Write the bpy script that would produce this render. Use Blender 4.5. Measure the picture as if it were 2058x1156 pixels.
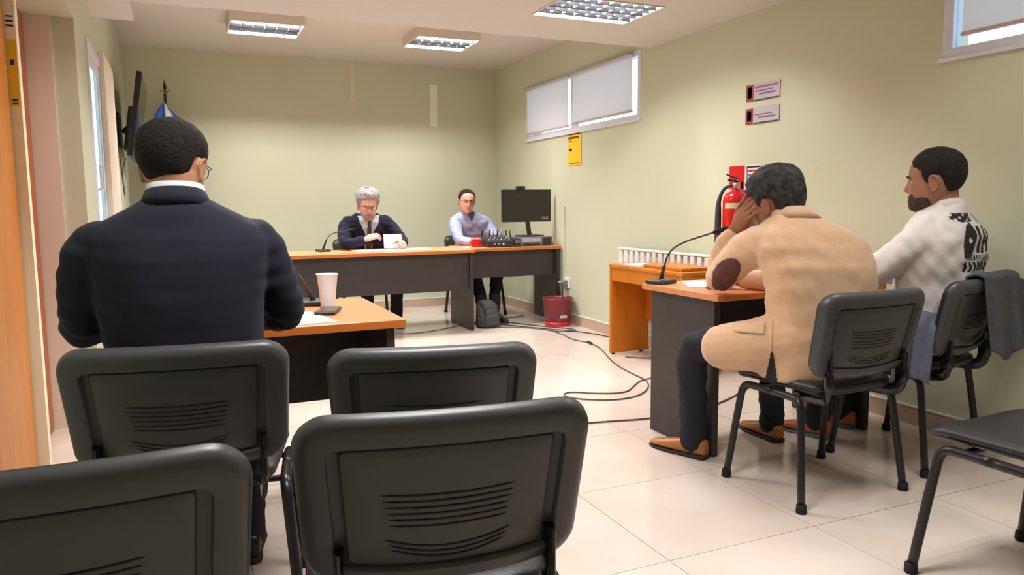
import bpy, bmesh, math, random
import numpy as np
from mathutils import Vector, Matrix
from mathutils.bvhtree import BVHTree

random.seed(4)
rng = np.random.default_rng(4)
SC = bpy.context.scene
COL = SC.collection
for o in list(bpy.data.objects):
    bpy.data.objects.remove(o, do_unlink=True)

# ------------------------------------------------------------------ camera, world, exposure
def look():
    yaw, pit, rol = 0.41324, 0.11004, -0.00926
    fw = Vector((math.sin(yaw) * math.cos(pit), math.cos(yaw) * math.cos(pit), -math.sin(pit)))
    rt = Vector((math.cos(yaw), -math.sin(yaw), 0))
    up = rt.cross(fw)
    r2 = rt * math.cos(rol) + up * math.sin(rol)
    u2 = -rt * math.sin(rol) + up * math.cos(rol)
    M = Matrix((r2, u2, -fw)).transposed().to_4x4()
    M.translation = (0, 0, 1.15)
    return M
cd = bpy.data.cameras.new('camera'); cam = bpy.data.objects.new('camera', cd); COL.objects.link(cam)
cd.sensor_width = 36; cd.lens = 26.245; cd.clip_start = 0.03
cam.matrix_world = look()
SC.camera = cam

W = bpy.data.worlds.new('world'); SC.world = W; W.use_nodes = True
wb = W.node_tree.nodes['Background']
wb.inputs[0].default_value = (0.80, 0.88, 1.0, 1); wb.inputs[1].default_value = 2.7
SC.view_settings.view_transform = 'Standard'
SC.view_settings.look = 'None'
SC.view_settings.gamma = 1
SC.view_settings.use_curve_mapping = False
SC.view_settings.exposure = 0.13
LAMP_W = 80.0            # watts of each ceiling fitting
LAMP_C = (1.0, .985, .965)

# ------------------------------------------------------------------ materials
def lin(c):
    return tuple(((v / 255) / 12.92 if v / 255 <= .04045 else ((v / 255 + .055) / 1.055) ** 2.4) for v in c)
MATS = {}
def mat(name, rgb, rough=.6, metal=0., spec=.5, var=None, vscale=8., bump=0., bscale=60., coat=0., sheen=0., stretch=None, emit=None, estr=0., trans=0.):
    if name in MATS: return MATS[name]
    m = bpy.data.materials.new(name); m.use_nodes = True
    nt = m.node_tree; b = nt.nodes['Principled BSDF']
    b.inputs['Base Color'].default_value = (*lin(rgb), 1)
    b.inputs['Roughness'].default_value = rough
    b.inputs['Metallic'].default_value = metal
    b.inputs['Specular IOR Level'].default_value = spec
    b.inputs['Coat Weight'].default_value = coat
    b.inputs['Sheen Weight'].default_value = sheen
    tc = None
    def coords():
        nonlocal tc
        if tc is None:
            t = nt.nodes.new('ShaderNodeTexCoord'); tc = t.outputs['Object']
            if stretch:
                mp = nt.nodes.new('ShaderNodeMapping'); mp.inputs['Scale'].default_value = stretch
                nt.links.new(tc, mp.inputs[0]); tc = mp.outputs[0]
        return tc
    if var:
        n = nt.nodes.new('ShaderNodeTexNoise'); n.inputs['Scale'].default_value = vscale; n.inputs['Detail'].default_value = 5
        nt.links.new(coords(), n.inputs['Vector'])
        r = nt.nodes.new('ShaderNodeValToRGB')
        r.color_ramp.elements[0].position = .32; r.color_ramp.elements[1].position = .7
        r.color_ramp.elements[0].color = (*lin(rgb), 1); r.color_ramp.elements[1].color = (*lin(var), 1)
        nt.links.new(n.outputs['Fac'], r.inputs[0]); nt.links.new(r.outputs[0], b.inputs['Base Color'])
    if bump:
        n2 = nt.nodes.new('ShaderNodeTexNoise'); n2.inputs['Scale'].default_value = bscale; n2.inputs['Detail'].default_value = 4
        nt.links.new(coords(), n2.inputs['Vector'])
        bp = nt.nodes.new('ShaderNodeBump'); bp.inputs['Strength'].default_value = bump; bp.inputs['Distance'].default_value = .01
        nt.links.new(n2.outputs['Fac'], bp.inputs['Height']); nt.links.new(bp.outputs[0], b.inputs['Normal'])
    if emit:
        b.inputs['Emission Color'].default_value = (*lin(emit), 1); b.inputs['Emission Strength'].default_value = estr
    MATS[name] = m
    return m
def glass_mat(name, tint=(225, 235, 240), gloss=.12):
    m = bpy.data.materials.new(name); m.use_nodes = True; nt = m.node_tree
    for n in list(nt.nodes): nt.nodes.remove(n)
    o = nt.nodes.new('ShaderNodeOutputMaterial'); mx = nt.nodes.new('ShaderNodeMixShader')
    t = nt.nodes.new('ShaderNodeBsdfTransparent'); t.inputs[0].default_value = (*lin(tint), 1)
    g = nt.nodes.new('ShaderNodeBsdfGlossy'); g.inputs['Roughness'].default_value = .05
    mx.inputs[0].default_value = gloss
    nt.links.new(t.outputs[0], mx.inputs[1]); nt.links.new(g.outputs[0], mx.inputs[2]); nt.links.new(mx.outputs[0], o.inputs[0])
    return m
def cloth_trans(name, rgb, f=.35):
    m = bpy.data.materials.new(name); m.use_nodes = True; nt = m.node_tree
    for n in list(nt.nodes): nt.nodes.remove(n)
    o = nt.nodes.new('ShaderNodeOutputMaterial'); mx = nt.nodes.new('ShaderNodeMixShader')
    d = nt.nodes.new('ShaderNodeBsdfDiffuse'); d.inputs[0].default_value = (*lin(rgb), 1)
    t = nt.nodes.new('ShaderNodeBsdfTranslucent'); t.inputs[0].default_value = (*lin(rgb), 1)
    mx.inputs[0].default_value = f
    nt.links.new(d.outputs[0], mx.inputs[1]); nt.links.new(t.outputs[0], mx.inputs[2]); nt.links.new(mx.outputs[0], o.inputs[0])
    return m

M_wall = mat('wall_paint', (206, 208, 182), .42, spec=.4, var=(202, 204, 178), vscale=1.2, bump=.05, bscale=90)
M_ceil = mat('ceiling_paint', (210, 204, 198), .8, bump=.04, bscale=120)
M_tile = mat('porcelain', (229, 215, 205), .12, spec=.5, var=(220, 203, 191), vscale=2.2)
M_grout = mat('grout', (170, 148, 130), .9)
M_base = mat('skirting_tile', (196, 172, 152), .3, var=(186, 160, 140), vscale=3)
M_white = mat('white_plastic', (232, 232, 230), .4)
M_alu = mat('white_aluminium', (222, 222, 232), .35)
M_pink = mat('beige_jamb', (230, 212, 196), .6)
M_cream = mat('cream_jamb', (242, 238, 212), .5)
M_door = mat('door_wood', (208, 134, 54), .38, var=(190, 112, 42), vscale=3.5, stretch=(14, 14, .9))
M_door2 = mat('door_wood_red', (184, 100, 44), .4, var=(166, 84, 34), vscale=3.5, stretch=(14, 14, .9))
M_edge = mat('desk_edge', (204, 112, 44), .35)
M_deskwood = mat('desk_laminate', (226, 150, 102), .34, var=(218, 138, 90), vscale=3, stretch=(1, 10, 10))
M_orange = mat('orange_melamine', (202, 122, 30), .4, var=(188, 106, 20), vscale=3, stretch=(6, 6, .8))
M_panel = mat('dark_melamine', (54, 48, 47), .45, var=(48, 42, 42), vscale=6)
M_blackp = mat('black_plastic', (44, 44, 45), .42, spec=.5, bump=.05, bscale=350)
M_shell = mat('chair_shell_plastic', (76, 76, 79), .36, spec=.5, bump=.03, bscale=420)
M_ridge = mat('chair_groove_plastic', (24, 24, 25), .5)
M_vinyl = mat('chair_vinyl', (40, 40, 42), .38, bump=.12, bscale=260)
M_metal = mat('black_steel', (36, 35, 36), .32, metal=.2)
M_gloss = mat('gloss_black', (20, 20, 22), .16)
M_rubber = mat('rubber', (24, 24, 24), .8)
M_chrome = mat('chrome', (205, 205, 210), .15, metal=1)
M_screen = mat('screen_glass', (14, 15, 14), .08)
M_mon = mat('monitor_back', (46, 42, 41), .5)
M_paper = mat('paper', (240, 240, 242), .8)
M_red = mat('red_enamel', (206, 20, 26), .25)
M_redp = mat('red_plastic', (122, 36, 42), .35, trans=.2)
M_yellow = mat('yellow_print', (236, 196, 40), .5)
M_black = mat('black_ink', (20, 20, 20), .6)
M_grey = mat('grey_plastic', (120, 120, 122), .5)
M_greyl = mat('light_grey_plastic', (186, 184, 190), .5)
M_blind = cloth_trans('blind_fabric', (226, 214, 208), .42)
M_glass = glass_mat('window_glass')
M_fix = mat('fitting_enamel', (220, 208, 194), .5)
M_cell_shade = mat('louver_cell_shade', (22, 22, 26), .6, spec=.1)  # blade colour darkened to stand for the shade inside the lamp cells
M_louver = mat('louver_aluminium', (214, 216, 220), .22, metal=.9)
M_tube = mat('lamp_tube', (255, 250, 240), .5, emit=(255, 246, 232), estr=9.)

# ------------------------------------------------------------------ mesh helpers
class MB:
    def __init__(s): s.v = []; s.f = []
    def add(s, v, f):
        o = len(s.v); s.v += [tuple(map(float, p)) for p in v]; s.f += [tuple(i + o for i in q) for q in f]; return s
    def box(s, x0, x1, y0, y1, z0, z1):
        return s.add([(x0, y0, z0), (x1, y0, z0), (x1, y1, z0), (x0, y1, z0), (x0, y0, z1), (x1, y0, z1), (x1, y1, z1), (x0, y1, z1)],
                     [(3, 2, 1, 0), (4, 5, 6, 7), (0, 1, 5, 4), (1, 2, 6, 5), (2, 3, 7, 6), (3, 0, 4, 7)])
    def obox(s, c, ax, ay, az):
        c, ax, ay, az = (Vector(t) for t in (c, ax, ay, az))
        v = [c + ax * i + ay * j + az * k for k in (-1, 1) for j, i in ((-1, -1), (-1, 1), (1, 1), (1, -1))]
        return s.add(v, [(3, 2, 1, 0), (4, 5, 6, 7), (0, 1, 5, 4), (1, 2, 6, 5), (2, 3, 7, 6), (3, 0, 4, 7)])
    def loops(s, loops, cap0=True, cap1=True):
        n = len(loops[0]); v = [p for L in loops for p in L]; f = []
        for a in range(len(loops) - 1):
            for i in range(n):
                j = (i + 1) % n
                f.append((a * n + i, a * n + j, (a + 1) * n + j, (a + 1) * n + i))
        if cap0: f.append(tuple(reversed(range(n))))
        if cap1: f.append(tuple(range((len(loops) - 1) * n, len(loops) * n)))
        return s.add(v, f)
    def tube(s, pts, r, n=12, flat=None, up=None, round_ends=True, smooth=0):
        pts = [Vector(p) for p in pts]
        rs = list(r) if hasattr(r, '__len__') else [r] * len(pts)
        if smooth:
            for _ in range(smooth):
                P = [pts[0]]; R = [rs[0]]
                for i in range(len(pts) - 1):
                    P += [pts[i] * .75 + pts[i + 1] * .25, pts[i] * .25 + pts[i + 1] * .75]
                    R += [rs[i] * .75 + rs[i + 1] * .25, rs[i] * .25 + rs[i + 1] * .75]
                P.append(pts[-1]); R.append(rs[-1]); pts, rs = P, R
        T = []
        for i in range(len(pts)):
            a = pts[max(i - 1, 0)]; b = pts[min(i + 1, len(pts) - 1)]
            T.append((b - a).normalized())
        u = Vector(up) if up else (Vector((0, 0, 1)) if abs(T[0].z) < .9 else Vector((1, 0, 0)))
        loops = []
        def ring(c, t, u, rr):
            a = t.cross(u).normalized(); b = a.cross(t).normalized()
            fl = flat or 1.
            return [c + a * (math.cos(2 * math.pi * k / n) * rr) + b * (math.sin(2 * math.pi * k / n) * rr * fl) for k in range(n)], b
        if round_ends:
            for q in (.12, .55, .87):
                h = math.sqrt(max(1 - q * q, 0)); L, _ = ring(pts[0] - T[0] * rs[0] * h, T[0], u, rs[0] * q); loops.append(L)
        for c, t, rr in zip(pts, T, rs):
            L, u = ring(c, t, u, rr); loops.append(L)
        if round_ends:
            for q in (.87, .55, .12):
                h = math.sqrt(max(1 - q * q, 0)); L, _ = ring(pts[-1] + T[-1] * rs[-1] * h, T[-1], u, rs[-1] * q); loops.append(L)
        return s.loops(loops)
    def ball(s, c, r, n=14, m=9):
        c = Vector(c); r = Vector((r, r, r)) if not hasattr(r, '__len__') else Vector(r)
        L = []
        for a in range(1, m):
            ph = math.pi * a / m - math.pi / 2
            L.append([c + Vector((r.x * math.cos(ph) * math.cos(2 * math.pi * k / n), r.y * math.cos(ph) * math.sin(2 * math.pi * k / n), r.z * math.sin(ph))) for k in range(n)])
        return s.loops(L)
    def lathe(s, c, prof, n=28):
        c = Vector(c)
        return s.loops([[c + Vector((r * math.cos(2 * math.pi * k / n), r * math.sin(2 * math.pi * k / n), z)) for k in range(n)] for r, z in prof])
    def mesh(s, name):
        m = bpy.data.meshes.new(name); m.from_pydata(s.v, [], s.f); m.update(); return m

def link(name, me, m, parent=None, smooth=False, bevel=0, label=None):
    o = bpy.data.objects.new(name, me); COL.objects.link(o)
    if m is not None and len(me.materials) == 0: me.materials.append(m)
    if smooth: me.polygons.foreach_set('use_smooth', [True] * len(me.polygons)); me.update()
    if parent is not None: o.parent = parent
    if bevel:
        md = o.modifiers.new('bevel', 'BEVEL'); md.width = bevel; md.segments = 2; md.limit_method = 'ANGLE'
    if label: o['label'] = label
    return o
def build(name, mb, m, parent=None, smooth=False, bevel=0, world=False, label=None):
    """world=True: coordinates are in the room, the parent stands unrotated at its base."""
    if world and parent is not None:
        L = parent.location; mb.v = [(p[0] - L.x, p[1] - L.y, p[2] - L.z) for p in mb.v]
    return link(name, mb.mesh(name), m, parent, smooth, bevel, label)
def thing(name, label, cat, loc=(0, 0, 0), rz=0, group=None):
    o = bpy.data.objects.new(name, None); COL.objects.link(o); o.empty_display_size = .1
    o.location = loc; o.rotation_euler = (0, 0, rz); o['label'] = label; o['category'] = cat
    if group: o['group'] = group
    return o
def tag(o, label, cat, group=None):
    o['label'] = label; o['category'] = cat
    if group: o['group'] = group
    return o
def struct(o, label=None):
    o['kind'] = 'structure'
    if label: o['label'] = label
    return o
def origin_to(o, loc):
    loc = Vector(loc); o.data.transform(Matrix.Translation(-loc)); o.location = loc; return o
def bake(mb, voxel, smooth=4, sub=0):
    me = mb.mesh('tmp'); o = bpy.data.objects.new('tmp', me); COL.objects.link(o)
    r = o.modifiers.new('r', 'REMESH'); r.mode = 'VOXEL'; r.voxel_size = voxel
    if smooth:
        s = o.modifiers.new('s', 'SMOOTH'); s.factor = .5; s.iterations = smooth
    dg = bpy.context.evaluated_depsgraph_get()
    out = bpy.data.meshes.new_from_object(o.evaluated_get(dg))
    bpy.data.objects.remove(o, do_unlink=True); bpy.data.meshes.remove(me)
    return out
def mverts(me):
    a = np.empty(len(me.vertices) * 3); me.vertices.foreach_get('co', a); return a.reshape(-1, 3)
def mnormals(me):
    a = np.empty(len(me.vertices) * 3); me.vertices.foreach_get('normal', a); return a.reshape(-1, 3)
def setv(me, a): me.vertices.foreach_set('co', a.ravel()); me.update()
def wrinkle(me, amp, freq, seed=0, mask=None, aniso=(1, 1, 1)):
    r = np.random.default_rng(seed); p = mverts(me); n = mnormals(me); d = np.zeros(len(p))
    for k in range(7):
        w = r.normal(size=3) * np.array(aniso) * freq * (1 + .35 * k); ph = r.uniform(0, 6.28)
        q = p @ w + ph + 1.3 * np.sin(p @ (r.normal(size=3) * freq * .5) + ph)
        d += np.sin(q) / (1 + .45 * k)
    d *= amp / 2.2
    if mask is not None: d *= mask(p)
    setv(me, p + n * d[:, None]); return me
def smoothstep(x): x = np.clip(x, 0, 1); return x * x * (3 - 2 * x)

# ------------------------------------------------------------------ the room
XR, YB, ZF, ZN, YSTEP, YF = 3.41, 8.20, 2.70, 2.36, 5.05, -1.6
XL = -0.454
# floor: grout bed and single tiles
fl = struct(build('floor', MB().box(-1.6, XR + .1, YF - .1, YB + .1, -.06, -.004), M_grout), 'floor of large polished cream porcelain tiles')
TS = .62
tile_cache = {}
xs = [1.385 + TS * k for k in range(-5, 5)]; ys = [1.91 + TS * k for k in range(-6, 12)]
for x in xs:
    for y in ys:
        x0, x1, y0, y1 = max(x, -1.55), min(x + TS, XR), max(y, YF), min(y + TS, YB)
        if x1 - x0 < .03 or y1 - y0 < .03: continue
        key = (round(x1 - x0, 3), round(y1 - y0, 3))
        if key not in tile_cache:
            g = .0014; w, h = key
            tile_cache[key] = MB().box(-w / 2 + g, w / 2 - g, -h / 2 + g, h / 2 - g, -.01, 0).mesh('tile')
            tile_cache[key].materials.append(M_tile)
        o = bpy.data.objects.new('tile', tile_cache[key]); COL.objects.link(o); o.parent = fl
        o.location = ((x0 + x1) / 2, (y0 + y1) / 2, random.uniform(-.0002, .0002))
# walls
struct(build('wall_back', MB().box(-.7, XR + .2, YB, YB + .15, 0, 2.9), M_wall), 'pale green back wall behind the bench')
w1 = (5.17, 7.33, 1.825, 2.375)      # y0 y1 z0 z1 of the far window
w2 = (0.55, 2.56, 1.825, 2.30)       # near window
mb = MB()
T = .18
def wall_r(y0, y1, z0, z1): mb.box(XR, XR + T, y0, y1, z0, z1)
wall_r(YF, w2[0], 0, 2.9); wall_r(w2[0], w2[1], 0, w2[2]); wall_r(w2[0], w2[1], w2[3], 2.9)
wall_r(w2[1], w1[0], 0, 2.9); wall_r(w1[0], w1[1], 0, w1[2]); wall_r(w1[0], w1[1], w1[3], 2.9); wall_r(w1[1], YB, 0, 2.9)
struct(build('wall_right', mb, M_wall), 'pale green right wall with two high windows')
# left wall: doorway recess 2.95..4.48, window 5.0..5.66
lw = (5.00, 5.66, .95, 2.07)
mb = MB()
mb.box(XL - .22, XL, 4.48, 4.56, 0, 2.9); mb.box(XL - .03, XL, 4.56, lw[0], 0, 2.9); mb.box(XL - .03, XL, lw[1], YB, 0, 2.9)
mb.box(XL - .03, XL, lw[0], lw[1], 0, lw[2]); mb.box(XL - .03, XL, lw[0], lw[1], lw[3], 2.9)
mb.box(-.9, XL, 2.95, 4.48, 2.115, 2.9)
mb.box(-.9, -.72, 2.95, 4.48, 0, 2.115)
mb.box(-.9, -.62, YF, 2.95, 0, 2.9)
struct(build('wall_left', mb, M_wall), 'pale green left wall with a doorway and a window')
struct(build('wall_front', MB().box(-.9, XR + .2, YF - .15, YF, 0, 2.9), M_wall), 'pale green wall behind the seats')
# ceilings
struct(build('ceiling', MB().box(-.9, XR + .2, YF - .15, YB + .15, ZF, ZF + .15), M_ceil), 'beige white ceiling over the bench')
LAMPS = {'B': (.25, 1.03, ((1.30, 1.78), (3.60, 4.08))), 'D': (2.10, 2.80, ((1.30, 1.78), (3.98, 4.46)))}
mb = MB().box(-.86, -.22, YF, 5.56, ZN, ZF - .002)
for xa, xb in ((-.22, .25), (1.03, 2.10), (2.80, XR)): mb.box(xa, xb, YF, YSTEP, ZN, ZF - .002)
for xa, xb, hs in LAMPS.values():
    ya = YF
    for h0, h1 in hs:
        mb.box(xa, xb, ya, h0, ZN, ZF - .002); mb.box(xa, xb, h0, h1, ZN + .07, ZF - .002); ya = h1
    mb.box(xa, xb, ya, YSTEP, ZN, ZF - .002)
struct(build('trim_1', mb, M_ceil), 'lowered beige ceiling over the public seats')
# skirting
def skirting(nm, x0, x1, y0, y1, dx, dy, lab):
    b = struct(build(nm, MB().box(x0, x1, y0, y1, 0, .092), M_base), lab)
    build('top_strip', MB().box(x0 + min(dx, 0), x1 + max(dx, 0), y0 + min(dy, 0), y1 + max(dy, 0), .092, .100), M_white, b)
skirting('baseboard_right', XR - .011, XR, YF, YB, -.003, 0, 'beige tiled skirting along the right wall')
skirting('baseboard_back', XL, XR - .012, YB - .011, YB, 0, -.003, 'beige tiled skirting along the back wall')
skirting('baseboard_left', XL, XL + .011, 4.49, YB - .012, .003, 0, 'beige tiled skirting along the left wall')
# door recess
build('jamb', MB().box(-.685, -.557, 4.462, 4.48, 0, 2.115), M_pink, None)
struct(bpy.data.objects['jamb'], 'beige door jamb facing the room'); bpy.data.objects['jamb'].name = 'trim_2'
d1 = struct(thing('door_1', 'closed reddish wooden door leaf set back in the doorway', 'door', (-.69, 4.2, 0)))
build('leaf', MB().box(-.715, -.672, 3.90, 4.452, .006, 2.108), M_door2, d1, world=True)
build('shadow_gap', MB().box(-.70, -.676, 4.452, 4.461, .0, 2.11), M_black, d1, world=True)
d2 = struct(thing('door_2', 'orange wooden door leaf standing nearest the camera', 'door', (-.63, 3.4, 0)))
build('leaf', MB().box(-.69, -.642, 2.96, 3.79, .01, 2.10), M_door, d2, world=True)
po = struct(build('trim_3', MB().box(-.69, -.600, 3.80, 3.86, 0, 2.114), M_cream), 'cream door post between the two wooden leaves')
def sticker(name, lab, y, z0, z1, x0, x1, m, lines):
    t = thing(name, lab, 'sticker', ((x0 + x1) / 2, y, z0))
    build('sheet', MB().box(x0, x1, y - .0015, y - .0002, z0, z1), m, t, world=True)
    for (a, b, c, d) in lines:
        build('print', MB().box(x0 + (x1 - x0) * a, x0 + (x1 - x0) * b, y - .0022, y - .0015, z0 + (z1 - z0) * c, z0 + (z1 - z0) * d), M_black, t, world=True)
sticker('sticker', 'yellow vertical sticker on the cream door post', 3.80, 1.585, 1.86, -.638, -.604, M_yellow, [(.3, .7, .62, .70), (.2, .8, .08, .11), (.2, .8, .03, .05)])
sticker('notice', 'small pale printed notice above the yellow sticker', 3.80, 1.90, 1.965, -.638, -.604, M_paper, [(.1, .9, .2, .32), (.1, .9, .5, .62), (.1, .9, .8, .9)])

def window_frame(root, ax, x, rng_y, z0, z1, bars, w=.045, d=.06):
    y0, y1 = rng_y
    def bx(name, a0, a1, b0, b1, m, t0, t1):
        build(name, MB().box(x + t0, x + t1, a0, a1, b0, b1), m, root, world=True, bevel=.003 if m is M_alu else 0)
    bx('bottom_rail', y0, y1, z0, z0 + w, M_alu, -d / 2, d / 2); bx('top_rail', y0, y1, z1 - w, z1, M_alu, -d / 2, d / 2)
    bx('stile', y0, y0 + w, z0 + w, z1 - w, M_alu, -d / 2, d / 2); bx('stile', y1 - w, y1, z0 + w, z1 - w, M_alu, -d / 2, d / 2)
    prev = y0 + w
    for b in bars + [None]:
        e = (b - w * .6) if b else (y1 - w)
        bx('pane', prev, e, z0 + w, z1 - w, M_glass, -.004, .004)
        if b: bx('mullion', b - w * .6, b + w * .6, z0 + w, z1 - w, M_alu, -d / 2, d / 2); prev = b + w * .6
wr = struct(thing('window_1', 'long high two-light window with white frame above the desk', 'window', (XR, 6.25, w1[2])))
window_frame(wr, 'y', XR + .025, (w1[0], w1[1]), w1[2], w1[3], [6.32])
build('sill', MB().box(XR - .02, XR + .06, w1[0] - .01, w1[1] + .01, w1[2] - .012, w1[2] + .006), M_alu, wr, world=True)
wr2 = struct(thing('window_2', 'high window with white frame at the upper right', 'window', (XR, 1.5, w2[2])))
window_frame(wr2, 'y', XR + .025, (w2[0], w2[1]), w2[2], w2[3], [1.55], w=.05)
build('sill', MB().box(XR - .02, XR + .06, w2[0] - .01, w2[1] + .01, w2[2] - .012, w2[2] + .006), M_alu, wr2, world=True)
wl = struct(thing('window_3', 'tall narrow white window in the left wall', 'window', (XL, 5.3, lw[2])))
window_frame(wl, 'y', XL - .004, (lw[0], lw[1]), lw[2], lw[3], [], w=.075, d=.012)
build('handle', MB().tube([(XL + .0, 5.03, 1.26), (XL + .03, 5.03, 1.27), (XL + .03, 5.03, 1.40)], .008), M_greyl, wl, smooth=True, world=True)
build('casing', MB().box(XL, XL + .012, lw[0] - .06, lw[0] - .001, lw[2] - .05, lw[3] - .001), M_alu, wl, world=True)
build('casing', MB().box(XL, XL + .012, lw[0] - .06, lw[1], lw[3], lw[3] + .05), M_alu, wl, world=True)
# cream board beyond the left window
o = build('trim_4', MB().box(XL, -.418, 5.68, 6.42, .6, 2.17), mat('cream_board', (232, 218, 202), .6), bevel=.004); struct(o, 'cream panel board beyond the left window')
# blinds
def blind(lab, y0, y1, z0, z1, grp):
    t = thing('roller_blind', lab, 'blind', (XR - .02, (y0 + y1) / 2, z0), group=grp)
    me = MB(); n = 14
    v = []; f = []
    for i in range(n + 1):
        y = y0 + (y1 - y0) * i / n
        for z in (z0, z1): v.append((XR - .022 + .0015 * math.sin(i * 1.1), y, z))
    for i in range(n): f.append((2 * i, 2 * i + 2, 2 * i + 3, 2 * i + 1))
    me.add(v, f); build('fabric', me, M_blind, t, world=True)
    build('roller', MB().tube([(XR - .03, y0, z1 + .005), (XR - .03, y1, z1 + .005)], .016), M_greyl, t, smooth=True, world=True)
    build('bottom_bar', MB().box(XR - .032, XR - .014, y0, y1, z0 - .012, z0 + .004), mat('blind_bar', (200, 180, 170), .6), t, world=True)
blind('beige roller blind on the far left light of the long window', 6.37, 7.31, 1.895, 2.345, 'roller blinds')
blind('beige roller blind on the nearer right light of the long window', 5.27, 6.28, 1.905, 2.345, 'roller blinds')
blind('pale roller blind in the window at the upper right', .62, 2.45, 1.93, 2.30, 'roller blinds')
# plain pale vertical strips set on the back wall
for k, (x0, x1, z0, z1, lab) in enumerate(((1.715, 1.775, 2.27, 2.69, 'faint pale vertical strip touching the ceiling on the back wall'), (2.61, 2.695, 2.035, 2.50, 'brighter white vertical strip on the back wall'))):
    o = build('wall_strip', MB().box(x0, x1, YB - .008, YB, z0, z1), mat('strip%d' % k, ((216, 214, 176), (240, 238, 222))[k], .4), bevel=.003)
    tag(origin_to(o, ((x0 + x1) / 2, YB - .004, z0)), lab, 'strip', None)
o = build('wall_strip', MB().box(XR - .012, XR, 6.465, 6.485, .42, 1.13), M_wall, bevel=.003)
tag(origin_to(o, (XR - .01, 6.47, .42)), 'thin vertical cable duct on the right wall beside the monitor', 'duct')

# ------------------------------------------------------------------ ceiling fittings
def ceiling_light(lab, x0, x1, y0, y1, ztop, drop, recessed=False, W=LAMP_W):
    t = thing('ceiling_light', lab, 'light', ((x0 + x1) / 2, (y0 + y1) / 2, ztop), group='louvred fluorescent fittings')
    zb = ztop - drop
    mb = MB()
    e = .012
    mb.box(x0, x1, y0, y0 + e, zb, ztop); mb.box(x0, x1, y1 - e, y1, zb, ztop)
    mb.box(x0, x0 + e, y0 + e, y1 - e, zb, ztop); mb.box(x1 - e, x1, y0 + e, y1 - e, zb, ztop)
    mb.box(x0 + e, x1 - e, y0 + e, y1 - e, ztop - .008, ztop)
    build('housing', mb, M_fix, t, world=True)
    rows, cols = (4, 6) if drop > .07 else (6, 8)
    ztl = zb + min(.042, drop * .55)
    for j in range(1, rows):
        y = y0 + e + (y1 - y0 - 2 * e) * j / rows
        build('louver', MB().box(x0 + e, x1 - e, y - .004, y + .004, zb, ztl), M_cell_shade, t, world=True)
    for i in range(1, cols):
        x = x0 + e + (x1 - x0 - 2 * e) * i / cols
        build('louver', MB().box(x - .0025, x + .0025, y0 + e, y1 - e, zb + .002, ztl), M_louver, t, world=True)
    for j in range(3):
        y = y0 + e + (y1 - y0 - 2 * e) * (j + .5) / 3
        build('lamp_tube', MB().tube([(x0 + .03, y, ztop - (.026 if drop > .07 else .012)), (x1 - .03, y, ztop - (.026 if drop > .07 else .012))], .009), M_tube, t, smooth=True, world=True)
    for j in range(3):
        y = y0 + e + (y1 - y0 - 2 * e) * (j + .5) / 3
        ld = bpy.data.lights.new('lamp_glow', 'AREA'); ld.shape = 'RECTANGLE'; ld.size = x1 - x0 - .06; ld.size_y = .03
        ld.energy = W / 3; ld.color = LAMP_C
        lo = bpy.data.objects.new('lamp_glow', ld); COL.objects.link(lo); lo.parent = t
        lo.location = (0, y - (y0 + y1) / 2, -.040 if drop > .07 else -.022)
    return t
ceiling_light('louvred white ceiling light above the left end of the bench', .42, 1.0, 6.42, 6.92, ZF, .085)
ceiling_light('louvred white ceiling light above the right end of the bench', 1.95, 2.53, 6.42, 6.92, ZF, .085)
ceiling_light('large louvred ceiling light at the top edge of the lowered ceiling', 2.102, 2.798, 3.982, 4.458, ZN + .06, .066)
ceiling_light('louvred ceiling light above the left table, unseen and added for light', .252, 1.028, 3.602, 4.078, ZN + .06, .066)  # this fitting and the next two are added unseen to light the room
ceiling_light('louvred ceiling light over the right seats, unseen and added for light', 2.102, 2.798, 1.302, 1.778, ZN + .06, .066, W=LAMP_W * .4)
ceiling_light('louvred ceiling light over the front seats, unseen and added for light', .252, 1.028, 1.302, 1.778, ZN + .06, .066, W=LAMP_W * 1.0)


# ------------------------------------------------------------------ tables
def desk(name, lab, x0, x1, y0, y1, zt, legs, mod, top_m=None, leg_in=(.03, .05), th=.03, grp=None):
    """legs: list of (xa, xb); mod: (y, z0) of the modesty panel"""
    t = thing(name, lab, 'desk', ((x0 + x1) / 2, (y0 + y1) / 2, 0), group=grp)
    build('tabletop', MB().box(x0, x1, y0, y1, zt - th, zt), top_m or M_deskwood, t, world=True, bevel=.004)
    for ya in (y0, y1): build('edge_band', MB().box(x0 + .001, x1 - .001, ya - .0012, ya + .0012, zt - th + .003, zt - .003), M_edge, t, world=True)
    for xa, xb in legs:
        build('leg', MB().box(xa, xb, y0 + leg_in[0], y1 - leg_in[1], 0, zt - th - .001), M_panel, t, world=True, bevel=.002)
    if mod:
        build('modesty_panel', MB().box(legs[0][1] + .001, legs[-1][0] - .001, mod[0], mod[0] + .018, mod[1], zt - th - .001), M_panel, t, world=True)
    return t
desk('judges_desk', 'long dark panelled bench desk with orange wood top at the back', .55, 2.425, 6.36, 7.0, .75, [(.575, .605), (2.385, 2.418)], (6.42, .375))
desk('side_desk', 'dark computer desk at the right end of the bench carrying the monitor', 2.43, 3.395, 6.53, 7.12, .75, [(2.44, 2.47), (3.355, 3.388)], (6.60, .46))
desk('left_desk', 'wood topped table in front of the man in the navy suit', -.20, .71, 2.56, 3.27, .75, [(-.18, -.15), (.645, .675)], (3.14, .34))
desk('right_desk', 'dark sided table with wood top in front of the man in the tan blazer', 2.12, 3.15, 2.60, 3.19, .75, [(2.145, 2.178), (3.095, 3.125)], (3.08, .36), leg_in=(.05, .05))
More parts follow.
